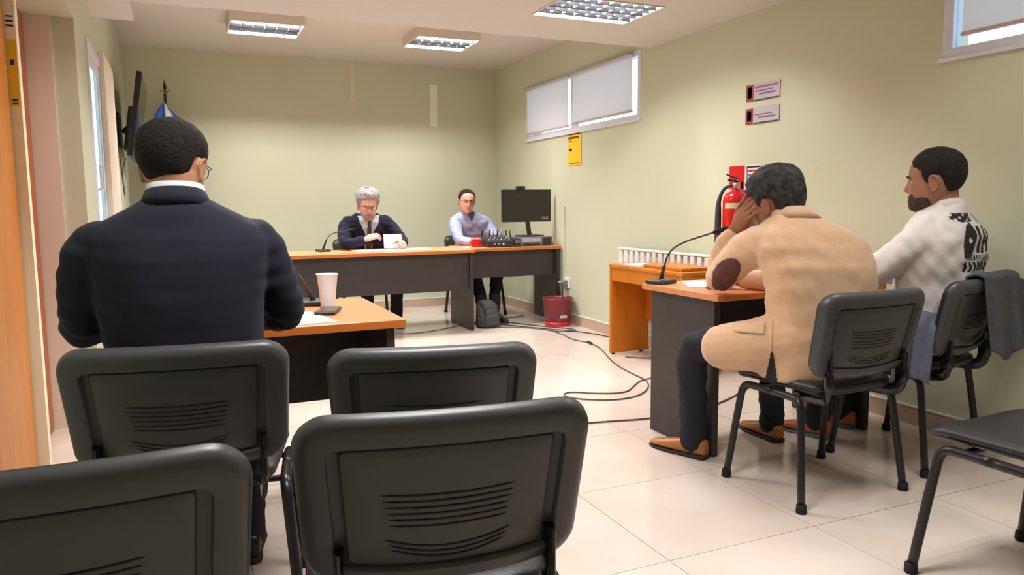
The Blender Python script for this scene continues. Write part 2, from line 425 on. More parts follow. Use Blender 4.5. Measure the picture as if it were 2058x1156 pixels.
# orange table along the right wall
ot = thing('orange_table', 'orange melamine side table along the right wall under the radiator', 'table', (3.17, 4.45, 0))
build('tabletop', MB().box(2.955, 3.30, 3.98, 4.90, .672, .70), M_orange, ot, world=True, bevel=.008)
build('apron', MB().box(2.965, 2.985, 4.02, 4.868, .575, .671), M_orange, ot, world=True)
build('side_panel', MB().box(2.96, 3.30, 4.87, 4.897, .01, .671), M_orange, ot, world=True, bevel=.003)
build('side_panel', MB().box(2.96, 3.30, 3.985, 4.012, .01, .671), M_orange, ot, world=True, bevel=.003)
build('back_panel', MB().box(3.27, 3.285, 4.02, 4.868, .25, .671), M_orange, ot, world=True)
for x in (2.99, 3.24):
    for y in (4.883, 3.998):
        build('foot', MB().lathe((x, y, 0), [(.012, 0), (.014, .004), (.014, .0095)], 12), M_rubber, ot, world=True)
o = build('folder', MB().box(3.0, 3.27, 4.05, 4.50, .701, .722), M_orange, bevel=.004); tag(origin_to(o, (3.13, 4.27, .701)), 'flat orange board lying on the orange side table', 'board')
o = build('paper_sheet', MB().box(2.99, 3.2, 4.53, 4.80, .701, .7035), M_paper); tag(origin_to(o, (3.1, 4.66, .701)), 'cream paper sheet lying on the orange side table', 'paper')
# radiator
rt = thing('radiator', 'white ribbed radiator on the right wall behind the orange table', 'radiator', (3.36, 4.76, .2))
for k in range(15):
    y = 4.20 + k * .08
    build('section', MB().box(3.318, 3.372, y - .024, y + .024, .21, .772), M_white, rt, world=True, bevel=.006)
    build('fin', MB().box(3.335, 3.352, y - .039, y + .039, .25, .735), M_greyl, rt, world=True)
build('top_grille', MB().box(3.316, 3.374, 4.165, 5.355, .773, .792), M_white, rt, world=True, bevel=.006)
build('header', MB().tube([(3.35, 4.17, .24), (3.35, 5.35, .24)], .017), M_white, rt, smooth=True, world=True)
build('valve', MB().tube([(3.345, 4.13, .77), (3.345, 4.02, .77)], .013).tube([(3.345, 4.10, .79), (3.345, 4.10, .81)], .014), M_greyl, rt, smooth=True, world=True)
for y in (4.6, 4.92): build('bracket', MB().box(3.37, XR - .001, y - .012, y + .012, .70, .72), M_white, rt, world=True)

# ------------------------------------------------------------------ visitor chair
def rrect(hw_t, hw_b, h0, h1, rt_, rb, bow, n=9, m=7):
    """outline (x, w) from bottom h0 to top h1, tapering, with rounded corners; bow lowers the bottom middle"""
    P = []
    def arc(cx, cy, r, a0, a1):
        for k in range(n + 1):
            a = a0 + (a1 - a0) * k / n; P.append((cx + r * math.cos(a), cy + r * math.sin(a)))
    def seg(a, b):
        for k in range(1, m): P.append((a[0] + (b[0] - a[0]) * k / m, a[1] + (b[1] - a[1]) * k / m))
    arc(hw_t - rt_, h1 - rt_, rt_, 0, math.pi / 2); seg((hw_t - rt_, h1), (-hw_t + rt_, h1))
    arc(-hw_t + rt_, h1 - rt_, rt_, math.pi / 2, math.pi); seg((-hw_t, h1 - rt_), (-hw_b, h0 + rb))
    arc(-hw_b + rb, h0 + rb, rb, math.pi, 1.5 * math.pi); seg((-hw_b + rb, h0), (hw_b - rb, h0))
    arc(hw_b - rb, h0 + rb, rb, 1.5 * math.pi, 2 * math.pi); seg((hw_b, h0 + rb), (hw_t, h1 - rt_))
    Q = []
    for x, y in P:
        low = max(0, min(1, (h0 + .10 - y) / .10)); Q.append((x, y - bow * low * (1 - (x / hw_b) ** 2)))
    return Q
BT = math.radians(13)
def back_pt(x, w, d):
    """backrest frame: w up the tilted back, d rearwards"""
    bend = .42 * x * x
    y = -.258 - w * math.sin(BT) - d * math.cos(BT) + bend
    z = .672 + w * math.cos(BT) - d * math.sin(BT)
    return (x, y, z)
def back_loops(spec, sgn):
    L = []
    for side, top, bot, dep, r in spec:
        L.append([back_pt(x, w, sgn * dep) for x, w in rrect(.262 - side, .250 - side, -.158 + bot, .160 - top, r, r * .85, .022 * max(0, 1 - side / .2))])
    return L
def uni(ins, dep): return (ins, ins, ins, dep, max(.062 - ins * .8, .012))
shell_mb = MB().loops(back_loops([uni(0, 0), uni(.0012, .008), uni(.004, .015), uni(.009, .021), uni(.017, .0248), uni(.026, .0262), (.050, .050, .030, .0268, .026), (.0525, .0525, .0315, .0262, .022), (.0545, .0540, .033, .0115, .018), (.0560, .0550, .034, .0100, .016),
    (.0740, .0590, .036, .0100, .010), (.0755, .0600, .037, .0112, .009), (.0762, .0606, .0375, .0172, .009), (.0785, .0625, .039, .0182, .009), (.12, .09, .07, .0184, .009), (.17, .12, .10, .0185, .009), (.22, .14, .13, .0185, .006)], 1), cap0=False)
cush_mb = MB().loops(back_loops([uni(.003, 0), uni(.004, .010), uni(.012, .022), uni(.03, .032), uni(.06, .037), uni(.1, .039), uni(.14, .039)], -1), cap0=True)
cush_mb.f = [tuple(reversed(q)) for q in cush_mb.f]
def seat_loops(spec):
    L = []
    for ins, z in spec:
        r = max(.085 - ins, .02)
        pts = rrect(.235 - ins, .215 - ins, -.215 + ins, .245 - ins, r, r, 0)
        L.append([(x, y, z - .018 * max(0, (y - .12) / .12) ** 2 + .012 * (x / .24) ** 2 * (1 if ins > .01 else 1)) for x, y in pts])
    return L
seatc_mb = MB().loops(seat_loops([(.004, .438), (.0, .446), (.004, .458), (.02, .468), (.06, .472), (.12, .470), (.18, .468)]))
seats_mb = MB().loops(seat_loops([(.05, .424), (.02, .426), (.008, .432), (.004, .437)]))
def leg_mb(sx, sy):
    pts = [(sx * .268, sy * .21, .012), (sx * .240, sy * .165, .36), (sx * .236, sy * .155, .395), (sx * .234, sy * .135, .412), (sx * .232, sy * .10, .413), (sx * .232, 0, .413)]
    return MB().tube(pts, .0150, 12, round_ends=False, smooth=1)
def cap_mb(sx, sy):
    return MB().lathe((sx * .268, sy * .21, 0), [(.018, 0), (.0205, .004), (.019, .03), (.016, .034)], 12)
def ridge_line(pts, r=.0022):
    return MB().tube(pts, [r * .3] + [r] * (len(pts) - 2) + [r * .3], 6, round_ends=False)
ridges = []
for k in range(6):
    w = .012 - .0125 * k; hl = .118 - .003 * k
    ridges.append(ridge_line([back_pt(-hl + 2 * hl * q / 14, w - .006 * (1 - (2 * q / 14 - 1) ** 2), .0185) for q in range(15)]))
for k in range(3):
    w = -.078 - .011 * k; hl = .112 - .006 * k
    ridges.append(ridge_line([back_pt(-hl + 2 * hl * q / 14, w - .022 * (1 - (2 * q / 14 - 1) ** 2), .0185) for q in range(15)]))
CH = {}
def meshes():
    def mk(k, mb, m, sm=True):
        me = mb.mesh(k); me.materials.append(m)
        if sm: me.polygons.foreach_set('use_smooth', [True] * len(me.polygons))
        CH[k] = me
    mk('shell', shell_mb, M_shell); mk('cushion', cush_mb, M_vinyl); mk('seat', seatc_mb, M_vinyl); mk('seat_shell', seats_mb, M_blackp)
    for sx in (-1, 1):
        for sy in (-1, 1): mk(('leg', sx, sy).__str__(), leg_mb(sx, sy), M_metal); mk(('cap', sx, sy).__str__(), cap_mb(sx, sy), M_rubber)
        mb = MB().tube([(sx * .168, -.06, .417), (sx * .178, -.19, .417), (sx * .186, -.228, .428), (sx * .190, -.240, .460), (sx * .190, -.238, .52), (sx * .190, -.240, .58)], .024, 12, flat=.30, up=(1, 0, 0), round_ends=False, smooth=2)
        mk('support%d' % sx, mb, M_gloss)
        mb = MB().tube([(sx * .190, -.243, .475), (sx * .190, -.241, .515)], [.027, .024], 12, flat=.42, up=(1, 0, 0))
        mk('bracket%d' % sx, mb, M_gloss)
        mk('screw%d' % sx, MB().ball(back_pt(sx * .196, -.095, .010), .005, 10, 6), M_chrome)
    for sy in (-1, 1): mk('bar%d' % sy, MB().tube([(-.232, sy * .1, .411), (.232, sy * .1, .411)], .009, 8, round_ends=False), M_metal)
    for k, r in enumerate(ridges): mk('ridge%d' % k, r, M_ridge)
meshes()
def chair(lab, loc, rz, s=1.0, grp='black visitor chairs'):
    t = thing('visitor_chair', lab, 'chair', loc, math.radians(rz), grp); t.scale = (s, s, s)
    def c(nm, k, p):
        o = bpy.data.objects.new(nm, CH[k]); COL.objects.link(o); o.parent = p; return o
    b = c('backrest', 'shell', t); c('cushion', 'cushion', b)
    for k in range(len(ridges)): c('ridge', 'ridge%d' % k, b)
    for sx in (-1, 1): c('screw', 'screw%d' % sx, b)
    st = c('seat', 'seat', t); c('seat_shell', 'seat_shell', st)
    for sx in (-1, 1):
        for sy in (-1, 1): l = c('leg', str(('leg', sx, sy)), t); c('foot_cap', str(('cap', sx, sy)), l)
        s_ = c('back_support', 'support%d' % sx, t); c('bracket', 'bracket%d' % sx, s_)
    for sy in (-1, 1): c('cross_bar', 'bar%d' % sy, t)
    return t
def chair_by_top(lab, top, rz, s):
    a = math.radians(rz); k = .295 * s
    return chair(lab, (top[0] - math.sin(a) * k, top[1] + math.cos(a) * k, 0), rz, s)
chA = chair_by_top('black visitor chair carrying the man in the navy suit', (-.038, 1.915), -9.3, 1.0)
chB = chair_by_top('empty black visitor chair in the middle, nearest the left table', (.538, 1.69), -13, .985)
chC = chair_by_top('empty black visitor chair nearest the camera, in the lower middle', (.390, 1.148), -8.6, .985)
chD = chair_by_top('empty black visitor chair cut off by the lower left corner', (-.19, 1.07), -2, 1.0)
chT = chair('black visitor chair under the man in the tan blazer', (2.318, 2.225, 0), 0, 1.0)
chW = chair('black visitor chair with a grey jacket over its back, under the man in white', (2.998, 2.342, 0), 14, 1.0)
chE = chair('empty black visitor chair at the lower right edge', (2.288, 1.322, 0), 0, 1.0)
chJ = chair('black visitor chair of the grey-haired man behind the bench', (1.62, 7.30, 0), 180, 1.0)
chK = chair('black visitor chair of the man in the blue shirt by the computer', (2.82, 7.42, 0), 176, 1.0)

# ------------------------------------------------------------------ people: builders
def skin(name, rgb, var): return mat(name, rgb, .5, var=var, vscale=14, spec=.35, bump=.05, bscale=180)
HT = np.array([0, .012, .03, .05, .07, .09, .11, .125, .14, .16, .18, .198, .212, .224, .231, .235])
HF = np.array([.066, .080, .087, .088, .087, .088, .087, .086, .0895, .0885, .0825, .071, .056, .036, .018, .004])
HB = np.array([.020, .000, -.022, -.046, -.066, -.081, -.091, -.096, -.0995, -.1005, -.097, -.088, -.076, -.058, -.040, -.024])
HW = np.array([.022, .038, .052, .060, .066, .070, .0725, .0735, .0745, .0755, .0735, .067, .057, .041, .026, .010])
def ssamp(T_, n=72):
    z = np.linspace(0, .235, 400); v = np.interp(z, HT, T_)
    k = np.exp(-np.linspace(-2, 2, 25) ** 2); k /= k.sum()
    vp = np.convolve(np.pad(v, 12, mode='edge'), k, 'valid')
    zz = .235 * (1 - np.cos(np.linspace(0.06, math.pi - .06, n))) / 2
    return zz, np.interp(zz, z, vp)
def g(x): return np.exp(-x * x)
def head_grid(off=None, face=True, n=72, m=64):
    """closed head surface (local: y front, x right, z up from the chin); off(x,y,z,th) pushes outwards"""
    zz, F = ssamp(HF, n); _, B = ssamp(HB, n); _, Wd = ssamp(HW, n)
    th = np.linspace(0, 2 * math.pi, m, endpoint=False)
    c, s = np.cos(th), np.sin(th)
    e = 2 / 2.25
    sx = np.sign(s) * np.abs(s) ** e; cy = np.sign(c) * np.abs(c) ** e
    X = Wd[:, None] * sx[None]
    y0 = (B + .46 * (F - B))[:, None]
    Y = np.where(cy[None] >= 0, y0 + (F[:, None] - y0) * cy[None], y0 + (y0 - B[:, None]) * cy[None])
    Z = np.repeat(zz[:, None], m, 1)
    if face:
        fr = (c[None] > .2) * np.ones_like(X)
        pn = np.interp(Z, [.066, .074, .086, .100, .128, .140], [0, .45, 1., .72, .22, 0])
        sn = np.interp(Z, [.07, .085, .13], [.015, .0125, .009])
        dy = .026 * pn * g(X / sn)
        dy -= .010 * g((np.abs(X) - .031) / .014) * g((Z - .118) / .0105)
        dy += .005 * g((Z - .136) / .008) * g(X / .045)
        dy += .0055 * g((Z - .055) / .006) * g(X / .019) + .005 * g((Z - .044) / .006) * g(X / .017) - .004 * g((Z - .0495) / .003) * g(X / .02)
        dy += .006 * g((Z - .016) / .012) * g(X / .02)
        dy += .003 * g((np.abs(X) - .042) / .016) * g((Z - .088) / .018)
        Y = Y + dy * fr
    TH = np.repeat(th[None], n, 0)
    P = np.stack([X, Y, Z], -1)
    if off is not None:
        du = np.roll(P, -1, 1) - np.roll(P, 1, 1); dv = np.gradient(P, axis=0)
        N = np.cross(dv, du); N /= np.linalg.norm(N, axis=-1, keepdims=True) + 1e-9
        cen = np.array([0, -.01, .12]); flip = np.sign(np.sum(N * (P - cen), -1, keepdims=True)); N = N * np.where(flip == 0, 1, flip)
        P = P + N * off(X, Y, Z, TH)[..., None]
    loops = [[tuple(p) for p in row] for row in P]
    return loops
def head_matrix(loc, yaw, pitch=0, roll=0, s=1.0):
    return Matrix.Translation(Vector(loc)) @ Matrix.Rotation(math.radians(yaw), 4, 'Z') @ Matrix.Rotation(math.radians(pitch), 4, 'X') @ Matrix.Rotation(math.radians(roll), 4, 'Y') @ Matrix.Scale(s, 4) @ Matrix.Translation((0, .0, -.125))
def xform(mb, M): mb.v = [tuple(M @ Vector(p)) for p in mb.v]; return mb
def hairline(pts):
    a = np.radians([p[0] for p in pts]); h = np.array([p[1] for p in pts])
    return lambda TH: np.interp(np.abs((TH + math.pi) % (2 * math.pi) - math.pi), a, h)
def bumps(X, Y, Z, f, seed):
    r = np.random.default_rng(seed); d = 0
    for k in range(8):
        w = r.normal(size=3) * f * (1 + .5 * k); d = d + np.sin(X * w[0] + Y * w[1] + Z * w[2] + r.uniform(0, 6)) / (1 + .5 * k)
    return d / 3
def head_parts(P, M, sk, hair_m, hl, thick, rough=.003, beard=None, beard_m=None, brow_m=None, glasses=None, seed=1, top=0., eyes=True, neck=None, hairfreq=120, taper=.05):
    """adds hair, ears etc. as children of P; returns an MB with head volume (room coordinates)"""
    b = MB().loops(head_grid())
    for sx in (-1, 1):
        e = MB(); e.ball((0, 0, 0), (.0075, .018, .030), 14, 10)
        e.tube([(sx * .004, -.004, -.028), (sx * .008, -.014, -.008), (sx * .011, -.015, .012), (sx * .010, -.004, .029), (sx * .006, .010, .026), (sx * .003, .013, .010)], .0048, 8, smooth=1)
        e.ball((sx * .002, .004, -.026), (.006, .009, .010), 10, 7)
        xform(e, Matrix.Translation((sx * .0755, -.012, .106)) @ Matrix.Rotation(math.radians(-sx * 20), 4, 'Z') @ Matrix.Rotation(math.radians(-8), 4, 'X'))
        b.add(e.v, e.f)
    xform(b, M)
    H = hairline(hl)
    def off(X, Y, Z, TH):
        q = Z - H(TH) + .004 * bumps(X, Y, Z, 90, seed)
        mk = smoothstep(q / .010); tp = smoothstep((q + .004) / taper)
        t = .0015 + (thick + top * smoothstep((Z - .15) / .06)) * tp + rough * (.25 + .75 * tp) * bumps(X, Y, Z, hairfreq, seed + 3)
        return -.006 + (t + .006) * mk
    hm = MB().loops(head_grid(off, face=False, n=110, m=120)); xform(hm, M)
    build('hair', hm, hair_m, P, smooth=True, world=True)
    if beard:
        def boff(X, Y, Z, TH):
            a = np.abs((TH + math.pi) % (2 * math.pi) - math.pi)
            mk = beard(X, Y, Z, a)
            return -.002 + (.0070 + .0010 * bumps(X, Y, Z, 260, seed)) * mk
        bm = MB().loops(head_grid(boff, face=True, n=110, m=120)); xform(bm, M)
        build('beard', bm, beard_m, P, smooth=True, world=True)
    if brow_m:
        for sx in (-1, 1):
            bm = MB().tube([(sx * .014, .0925, .1345), (sx * .030, .0905, .139), (sx * .046, .079, .136)], [.0035, .004, .0022], 8, flat=.8, smooth=1); xform(bm, M)
            build('eyebrow', bm, brow_m, P, smooth=True, world=True)
    if eyes:
        for sx in (-1, 1):
            em = MB().ball((sx * .031, .0665, .118), .0115, 14, 10); xform(em, M)
            eo = build('eye', em, mat('eye_white', (226, 220, 214), .25), P, smooth=True, world=True)
            im = MB().ball((sx * .031, .0755, .1175), (.0052, .0035, .0052), 10, 7); xform(im, M)
            build('iris', im, mat('iris', (30, 20, 16), .2), eo, smooth=True).matrix_basis = Matrix.Translation(-P.location)
            lm = MB().tube([(sx * .019, .0795, .1215), (sx * .031, .0835, .1255), (sx * .043, .0765, .1215)], [.002, .0036, .002], 8, smooth=1); xform(lm, M)
            build('eyelid', lm, sk, P, smooth=True, world=True)
        lp = MB().tube([(-.021, .080, .0495), (0, .0945, .0515), (.021, .080, .0495)], [.0015, .0035, .0015], 8, flat=.8, smooth=1); xform(lp, M)
        build('lips', lp, mat('lips_' + sk.name, (150, 84, 74), .45), P, smooth=True, world=True)
    if glasses:
        gm = MB()
        for sx in (-1, 1):
            pts = []
            for k in range(25):
                a = 2 * math.pi * k / 24
                pts.append((sx * .033 + .0255 * np.sign(math.cos(a)) * abs(math.cos(a)) ** .75, .097 - .10 * (abs(sx * .033 + .0255 * math.cos(a)) / .06) ** 2 * .09, .116 + .019 * np.sign(math.sin(a)) * abs(math.sin(a)) ** .75))
            gm.tube(pts, .0013, 6)
            gm.tube([(sx * .058, .0905, .122), (sx * .073, .075, .124), (sx * .081, .0, .122), (sx * .080, -.018, .112)], .0014, 6)
        gm.tube([(-.008, .099, .121), (.008, .099, .121)], .0013, 6)
        xform(gm, M); build('glasses', gm, glasses, P, smooth=True, world=True)
    return b
def ring(c, hw, hd, yaw=0, pitch=0, n=44, e=2.5):
    a = np.linspace(0, 2 * math.pi, n, endpoint=False); k = 2 / e
    x = hw * np.sign(np.cos(a)) * np.abs(np.cos(a)) ** k; y = hd * np.sign(np.sin(a)) * np.abs(np.sin(a)) ** k
    R = Matrix.Rotation(math.radians(yaw), 3, 'Z') @ Matrix.Rotation(math.radians(pitch), 3, 'X')
    c = Vector(c); return [c + R @ Vector((p, q, 0)) for p, q in zip(x, y)]
def torso(mb, rows, yaw=0):
    """rows: (x, y, z, half width, half depth, pitch)"""
    mb.loops([ring(r[:3], r[3], r[4], yaw, r[5] if len(r) > 5 else 0) for r in rows]); return mb
def hand(mb, wrist, fdir, palm, thumb_side, curl=(25, 30, 25), s=1.0, spread=1.0):
    """adds a hand; fdir from wrist to knuckles, palm = direction the palm faces, thumb_side = +-1"""
    f = Vector(fdir).normalized(); p = Vector(palm); p = (p - f * p.dot(f)).normalized(); t = f.cross(p) * thumb_side
    w = Vector(wrist)
    def fr(a, b, c): return w + (f * a + t * b + p * c) * s
    loops = []
    for a, hw, hh in ((-.02, .026, .019), (.0, .027, .018), (.03, .037, .0165), (.06, .041, .0155), (.085, .040, .0135), (.096, .034, .010)):
        loops.append([fr(a, hw * math.cos(2 * math.pi * k / 16), hh * math.sin(2 * math.pi * k / 16)) for k in range(16)])
    mb.loops(loops)
    for i, (b, L, r) in enumerate(((.030, .070, .0086), (.0105, .078, .0089), (-.0095, .072, .0086), (-.0285, .057, .0076))):
        q = fr(.086, b, 0); d = (f + t * (b * 1.6 * spread)).normalized(); pts = [q]; ang = 0
        ax = d.cross(p).normalized()
        for j, fr_ in enumerate((.45, .31, .24)):
            ang += curl[j] * (1 + .08 * i)
            dd = Matrix.Rotation(-math.radians(ang), 3, d.cross(p).normalized()) @ d if False else (d * math.cos(math.radians(ang)) + p * math.sin(math.radians(ang)))
            q = q + dd * L * fr_ * s; pts.append(q)
        mb.tube(pts, [r * s, r * .98 * s, r * .9 * s, r * .78 * s], 10)
    q = fr(.018, .026, .004); d1 = (f * .62 + t * .72 + p * .28).normalized(); d2 = (f * .85 + t * .35 + p * .35).normalized()
    mb.tube([q, q + d1 * .046 * s, q + d1 * .046 * s + d2 * .032 * s, q + d1 * .046 * s + d2 * .056 * s], [.0125 * s, .0105 * s, .0092 * s, .0075 * s], 10)
    return mb
def body(P, mb, m, voxel=.0042, smooth=2):
    me = bake(mb, voxel, smooth); L = P.location
    setv(me, mverts(me) - np.array(L)); return link('body', me, m, P, True)
def garment(name, P, mb, m, voxel=.008, smooth=6, wr=None, label=None):
    me = bake(mb, voxel, smooth)
    if wr: wrinkle(me, *wr[:3], **(wr[3] if len(wr) > 3 else {}))
    setv(me, mverts(me) - np.array(P.location)); return link(name, me, m, P, True, label=label)
def shoe(P, heel, d, m, sole_m, L=.285, name='shoe'):
    d = Vector((d[0], d[1], 0)).normalized(); t = Vector((d.y, -d.x, 0)); h = Vector(heel)
    def loops(spec, e=2.4):
        out = []
        for a, hw, z0, z1, off in spec:
            c = h + d * (a * L) + t * off
            R = []
            for k in range(20):
                q = 2 * math.pi * k / 20; cx = np.sign(math.cos(q)) * abs(math.cos(q)) ** (2 / e); sy = np.sign(math.sin(q)) * abs(math.sin(q)) ** (2 / e)
                R.append(c + t * (hw * cx) + Vector((0, 0, (z0 + z1) / 2 + (z1 - z0) / 2 * sy)))
            out.append(R)
        return out
    up = MB().loops(loops([(-.01, .014, .03, .06, 0), (.0, .028, .016, .085, 0), (.08, .034, .012, .098, 0), (.2, .036, .012, .100, 0), (.34, .038, .012, .086, 0), (.5, .042, .012, .070, 0), (.68, .045, .012, .056, .003), (.84, .040, .012, .045, .004), (.95, .026, .012, .036, .003), (1.0, .010, .014, .026, 0)]))
    so = MB().loops(loops([(-.02, .014, 0, .02, 0), (.0, .033, 0, .022, 0), (.1, .038, 0, .022, 0), (.26, .037, .0, .020, 0), (.4, .040, .0, .016, 0), (.68, .049, 0, .014, .003), (.86, .043, 0, .014, .004), (.97, .028, 0, .014, .003), (1.02, .01, .002, .012, 0)], 5))
    o = build(name, up, m, P, smooth=True, world=True); s_ = build('sole', so, sole_m, o, smooth=True)
    s_.matrix_basis = Matrix.Translation(-P.location)
    lc = MB()
    for a, z in ((.36, .088), (.42, .082), (.48, .077)):
        c = h + d * (a * L); lc.tube([c - t * .014 + Vector((0, 0, z - .004)), c + Vector((0, 0, z)), c + t * .014 + Vector((0, 0, z - .004))], .002, 6)
    l_ = build('laces', lc, sole_m, o, smooth=True); l_.matrix_basis = Matrix.Translation(-P.location)
def decal(name, P, target, origin, ux, uy, dirn, cell, nu, nv, mask, m, off=.0015, thick=0, label=None):
    """a print or patch that follows the cloth: cells of a grid are dropped along dirn on to the garment"""
    bm = bmesh.new(); bm.from_mesh(target.data); bv = BVHTree.FromBMesh(bm)
    L = P.location; o = Vector(origin) - L; ux = Vector(ux).normalized(); uy = Vector(uy).normalized(); d = Vector(dirn).normalized()
    pts = {}; mb = MB()
    def at(i, j):
        if (i, j) not in pts:
            h = bv.ray_cast(o + ux * (i - nu / 2) * cell + uy * (j - nv / 2) * cell - d * .35, d)
            if h[0] is None: pts[(i, j)] = None
            else:
                pts[(i, j)] = len(mb.v); mb.v.append(tuple(h[0] - d * off))
        return pts[(i, j)]
    for i in range(nu):
        for j in range(nv):
            if mask((i + .5 - nu / 2) * cell, (j + .5 - nv / 2) * cell):
                q = [at(i, j), at(i + 1, j), at(i + 1, j + 1), at(i, j + 1)]
                if None not in q: mb.f.append(tuple(q))
    bm.free()
    ob = build(name, mb, m, P, smooth=True, label=label)
    if thick:
        md = ob.modifiers.new('solid', 'SOLIDIFY'); md.thickness = thick; md.offset = 0
    return ob
SHORT = [(0, .188), (35, .184), (52, .172), (66, .150), (78, .118), (88, .118), (96, .148), (108, .142), (122, .098), (140, .062), (180, .050)]

# cloth and hair
M_navy = mat('navy_suiting', (38, 41, 54), .85, spec=.2, sheen=.05, bump=.1, bscale=420)
M_navy2 = mat('dark_blazer', (30, 33, 52), .85, spec=.2, sheen=.05, bump=.1, bscale=420)
M_trou = mat('black_trousers', (20, 20, 24), .85, bump=.15, bscale=260)
M_jean = mat('dark_jeans', (24, 26, 36), .85, bump=.2, bscale=320)
M_tan = mat('tan_wool', (218, 180, 146), .85, sheen=.25, var=(211, 171, 136), vscale=30, bump=.12, bscale=420)
M_patch = mat('brown_suede', (104, 62, 52), .9, var=(88, 50, 44), vscale=30)
M_wshirt = mat('white_shirt', (232, 232, 236), .7)
M_sweat = mat('white_sweatshirt', (228, 222, 218), .85, sheen=.2, bump=.15, bscale=300)
M_lblue = mat('light_blue_shirt', (168, 176, 212), .75, var=(158, 167, 206), vscale=30)
M_jshirt = mat('grey_blue_shirt', (186, 196, 212), .75)
M_brownsh = mat('brown_leather', (192, 126, 66), .35, var=(174, 106, 52), vscale=18)
M_blacksh = mat('black_leather', (22, 20, 20), .3)
M_sole = mat('dark_sole', (48, 40, 36), .8)
H_black = mat('black_hair', (26, 22, 20), .7, spec=.25, var=(36, 31, 28), vscale=70, bump=.7, bscale=220)
H_salt = mat('greying_hair', (22, 20, 20), .65, spec=.25, var=(66, 63, 61), vscale=45, bump=.6, bscale=120)
H_grey = mat('grey_hair', (176, 174, 174), .6, var=(120, 118, 120), vscale=40, bump=.6, bscale=120)
H_gbeard = mat('grey_beard', (168, 150, 142), .8, var=(140, 118, 108), vscale=60)
H_bbeard = mat('dark_beard', (46, 37, 33), .8, var=(82, 60, 50), vscale=60, bump=.3, bscale=200)
S_lm = skin('skin_warm', (186, 134, 106), (178, 122, 94)); S_tan = skin('skin_brown', (158, 106, 78), (146, 94, 68))
S_wh = skin('skin_olive', (176, 126, 102), (162, 110, 88)); S_j = skin('skin_pink', (212, 162, 144), (202, 142, 126)); S_k = skin('skin_light', (210, 160, 138), (200, 146, 124))
M_wire = mat('spectacle_metal', (60, 58, 56), .3, metal=.8)

# ------------------------------------------------------------------ man in the navy suit (left, from behind)
P = thing('person', 'person in a navy suit and glasses seated at the left, seen from behind', 'person', (0, 2.08, 0))
M = head_matrix((-.012, 2.03, 1.238), -22, -8, 0, .93)
b = head_parts(P, M, S_lm, H_black, [(0, .188), (35, .184), (52, .172), (66, .150), (76, .112), (86, .110), (94, .132), (104, .128), (118, .098), (140, .066), (180, .056)], .010, .0012, brow_m=H_black, glasses=M_wire, seed=2, hairfreq=160)
b.tube([(-.012, 2.0, 1.21), (-.013, 1.998, 1.15), (-.012, 1.99, 1.05), (-.01, 1.99, .6)], [.055, .056, .05, .05], 16)
for sx in (-1, 1):
    b.tube([(-.01, 1.985, 1.05), (sx * .18, 1.985, 1.03), (sx * .240, 2.045, .86), (sx * .205, 2.28, .81), (sx * .15, 2.48, .79)], [.03, .035, .03, .026, .024], 10)
    hand(b, (sx * .145, 2.50, .785), (-sx * .45, .9, -.05), (-sx * .2, 0, -1), sx * -1 if False else -sx, (20, 28, 20))
    b.tube([(0, 2.0, .6), (sx * .09, 2.02, .53), (sx * .13, 2.40, .53), (sx * .14, 2.46, .1)], [.05, .06, .045, .035], 10)
body(P, b, S_lm)
j = MB()
torso(j, [(-.008, 2.02, .475, .19, .13), (-.008, 2.005, .60, .185, .13), (-.008, 1.995, .76, .183, .128), (-.008, 1.99, .90, .192, .13), (-.008, 1.99, 1.0, .21, .125), (-.009, 1.99, 1.05, .213, .112), (-.010, 1.99, 1.083, .192, .098), (-.010, 1.99, 1.108, .150, .090), (-.011, 1.992, 1.132, .105, .08), (-.012, 1.995, 1.15, .075, .07)], -3)
for sx in (-1, 1):
    j.tube([(sx * .178 - .008, 1.992, 1.045), (sx * .202 - .008, 1.997, 1.015), (sx * .222 - .006, 2.01, .94), (sx * .240, 2.04, .87), (sx * .244, 2.085, .832), (sx * .218, 2.24, .815), (sx * .165, 2.44, .80)], [.056, .058, .054, .052, .053, .048, .042], 18, smooth=1)
def lm_mask(p): return .2 + 1.0 * smoothstep((np.abs(p[:, 0]) - .13) / .08)
jk = garment('jacket', P, j, M_navy, .007, 5, (.0042, 20, 3, dict(mask=lm_mask, aniso=(1, 1, 1.3))))
cl = MB()
cl.loops([ring((-.012, 1.990, 1.122), .086, .080, -3, -14), ring((-.012, 1.992, 1.140), .079, .075, -3, -16), ring((-.012, 1.998, 1.160), .071, .069, -3, -18), ring((-.012, 1.999, 1.161), .067, .065, -3, -18), ring((-.012, 1.996, 1.13), .067, .065, -3, -16)])
build('jacket_collar', cl, M_navy, P, smooth=True, world=True)
cl = MB().loops([ring((-.012, 1.997, 1.13), .0665, .066, -3, -18), ring((-.012, 2.0, 1.177), .0675, .068, -3, -14), ring((-.012, 2.0, 1.178), .0645, .065, -3, -14), ring((-.012, 1.997, 1.13), .0635, .063, -3, -18)])
build('shirt_collar', cl, M_wshirt, P, smooth=True, world=True, label='white shirt collar')
tr = MB(); torso(tr, [(0, 2.03, .44, .17, .16), (0, 2.03, .50, .18, .16), (0, 2.02, .60, .17, .12)])
for sx in (-1, 1):
    tr.tube([(sx * .09, 2.05, .535), (sx * .12, 2.25, .54), (sx * .135, 2.42, .535), (sx * .138, 2.46, .47), (sx * .14, 2.43, .28), (sx * .14, 2.42, .075)], [.088, .082, .072, .068, .058, .055], 16, smooth=1)
garment('trousers', P, tr, M_trou, .009, 4, (.005, 30, 5))
for sx in (-1, 1): shoe(P, (sx * .14, 2.36, 0), (sx * .1, 1), M_blacksh, M_sole)
P.location.y = 2.168; P.scale = (1.02, 1.02, 1.02)

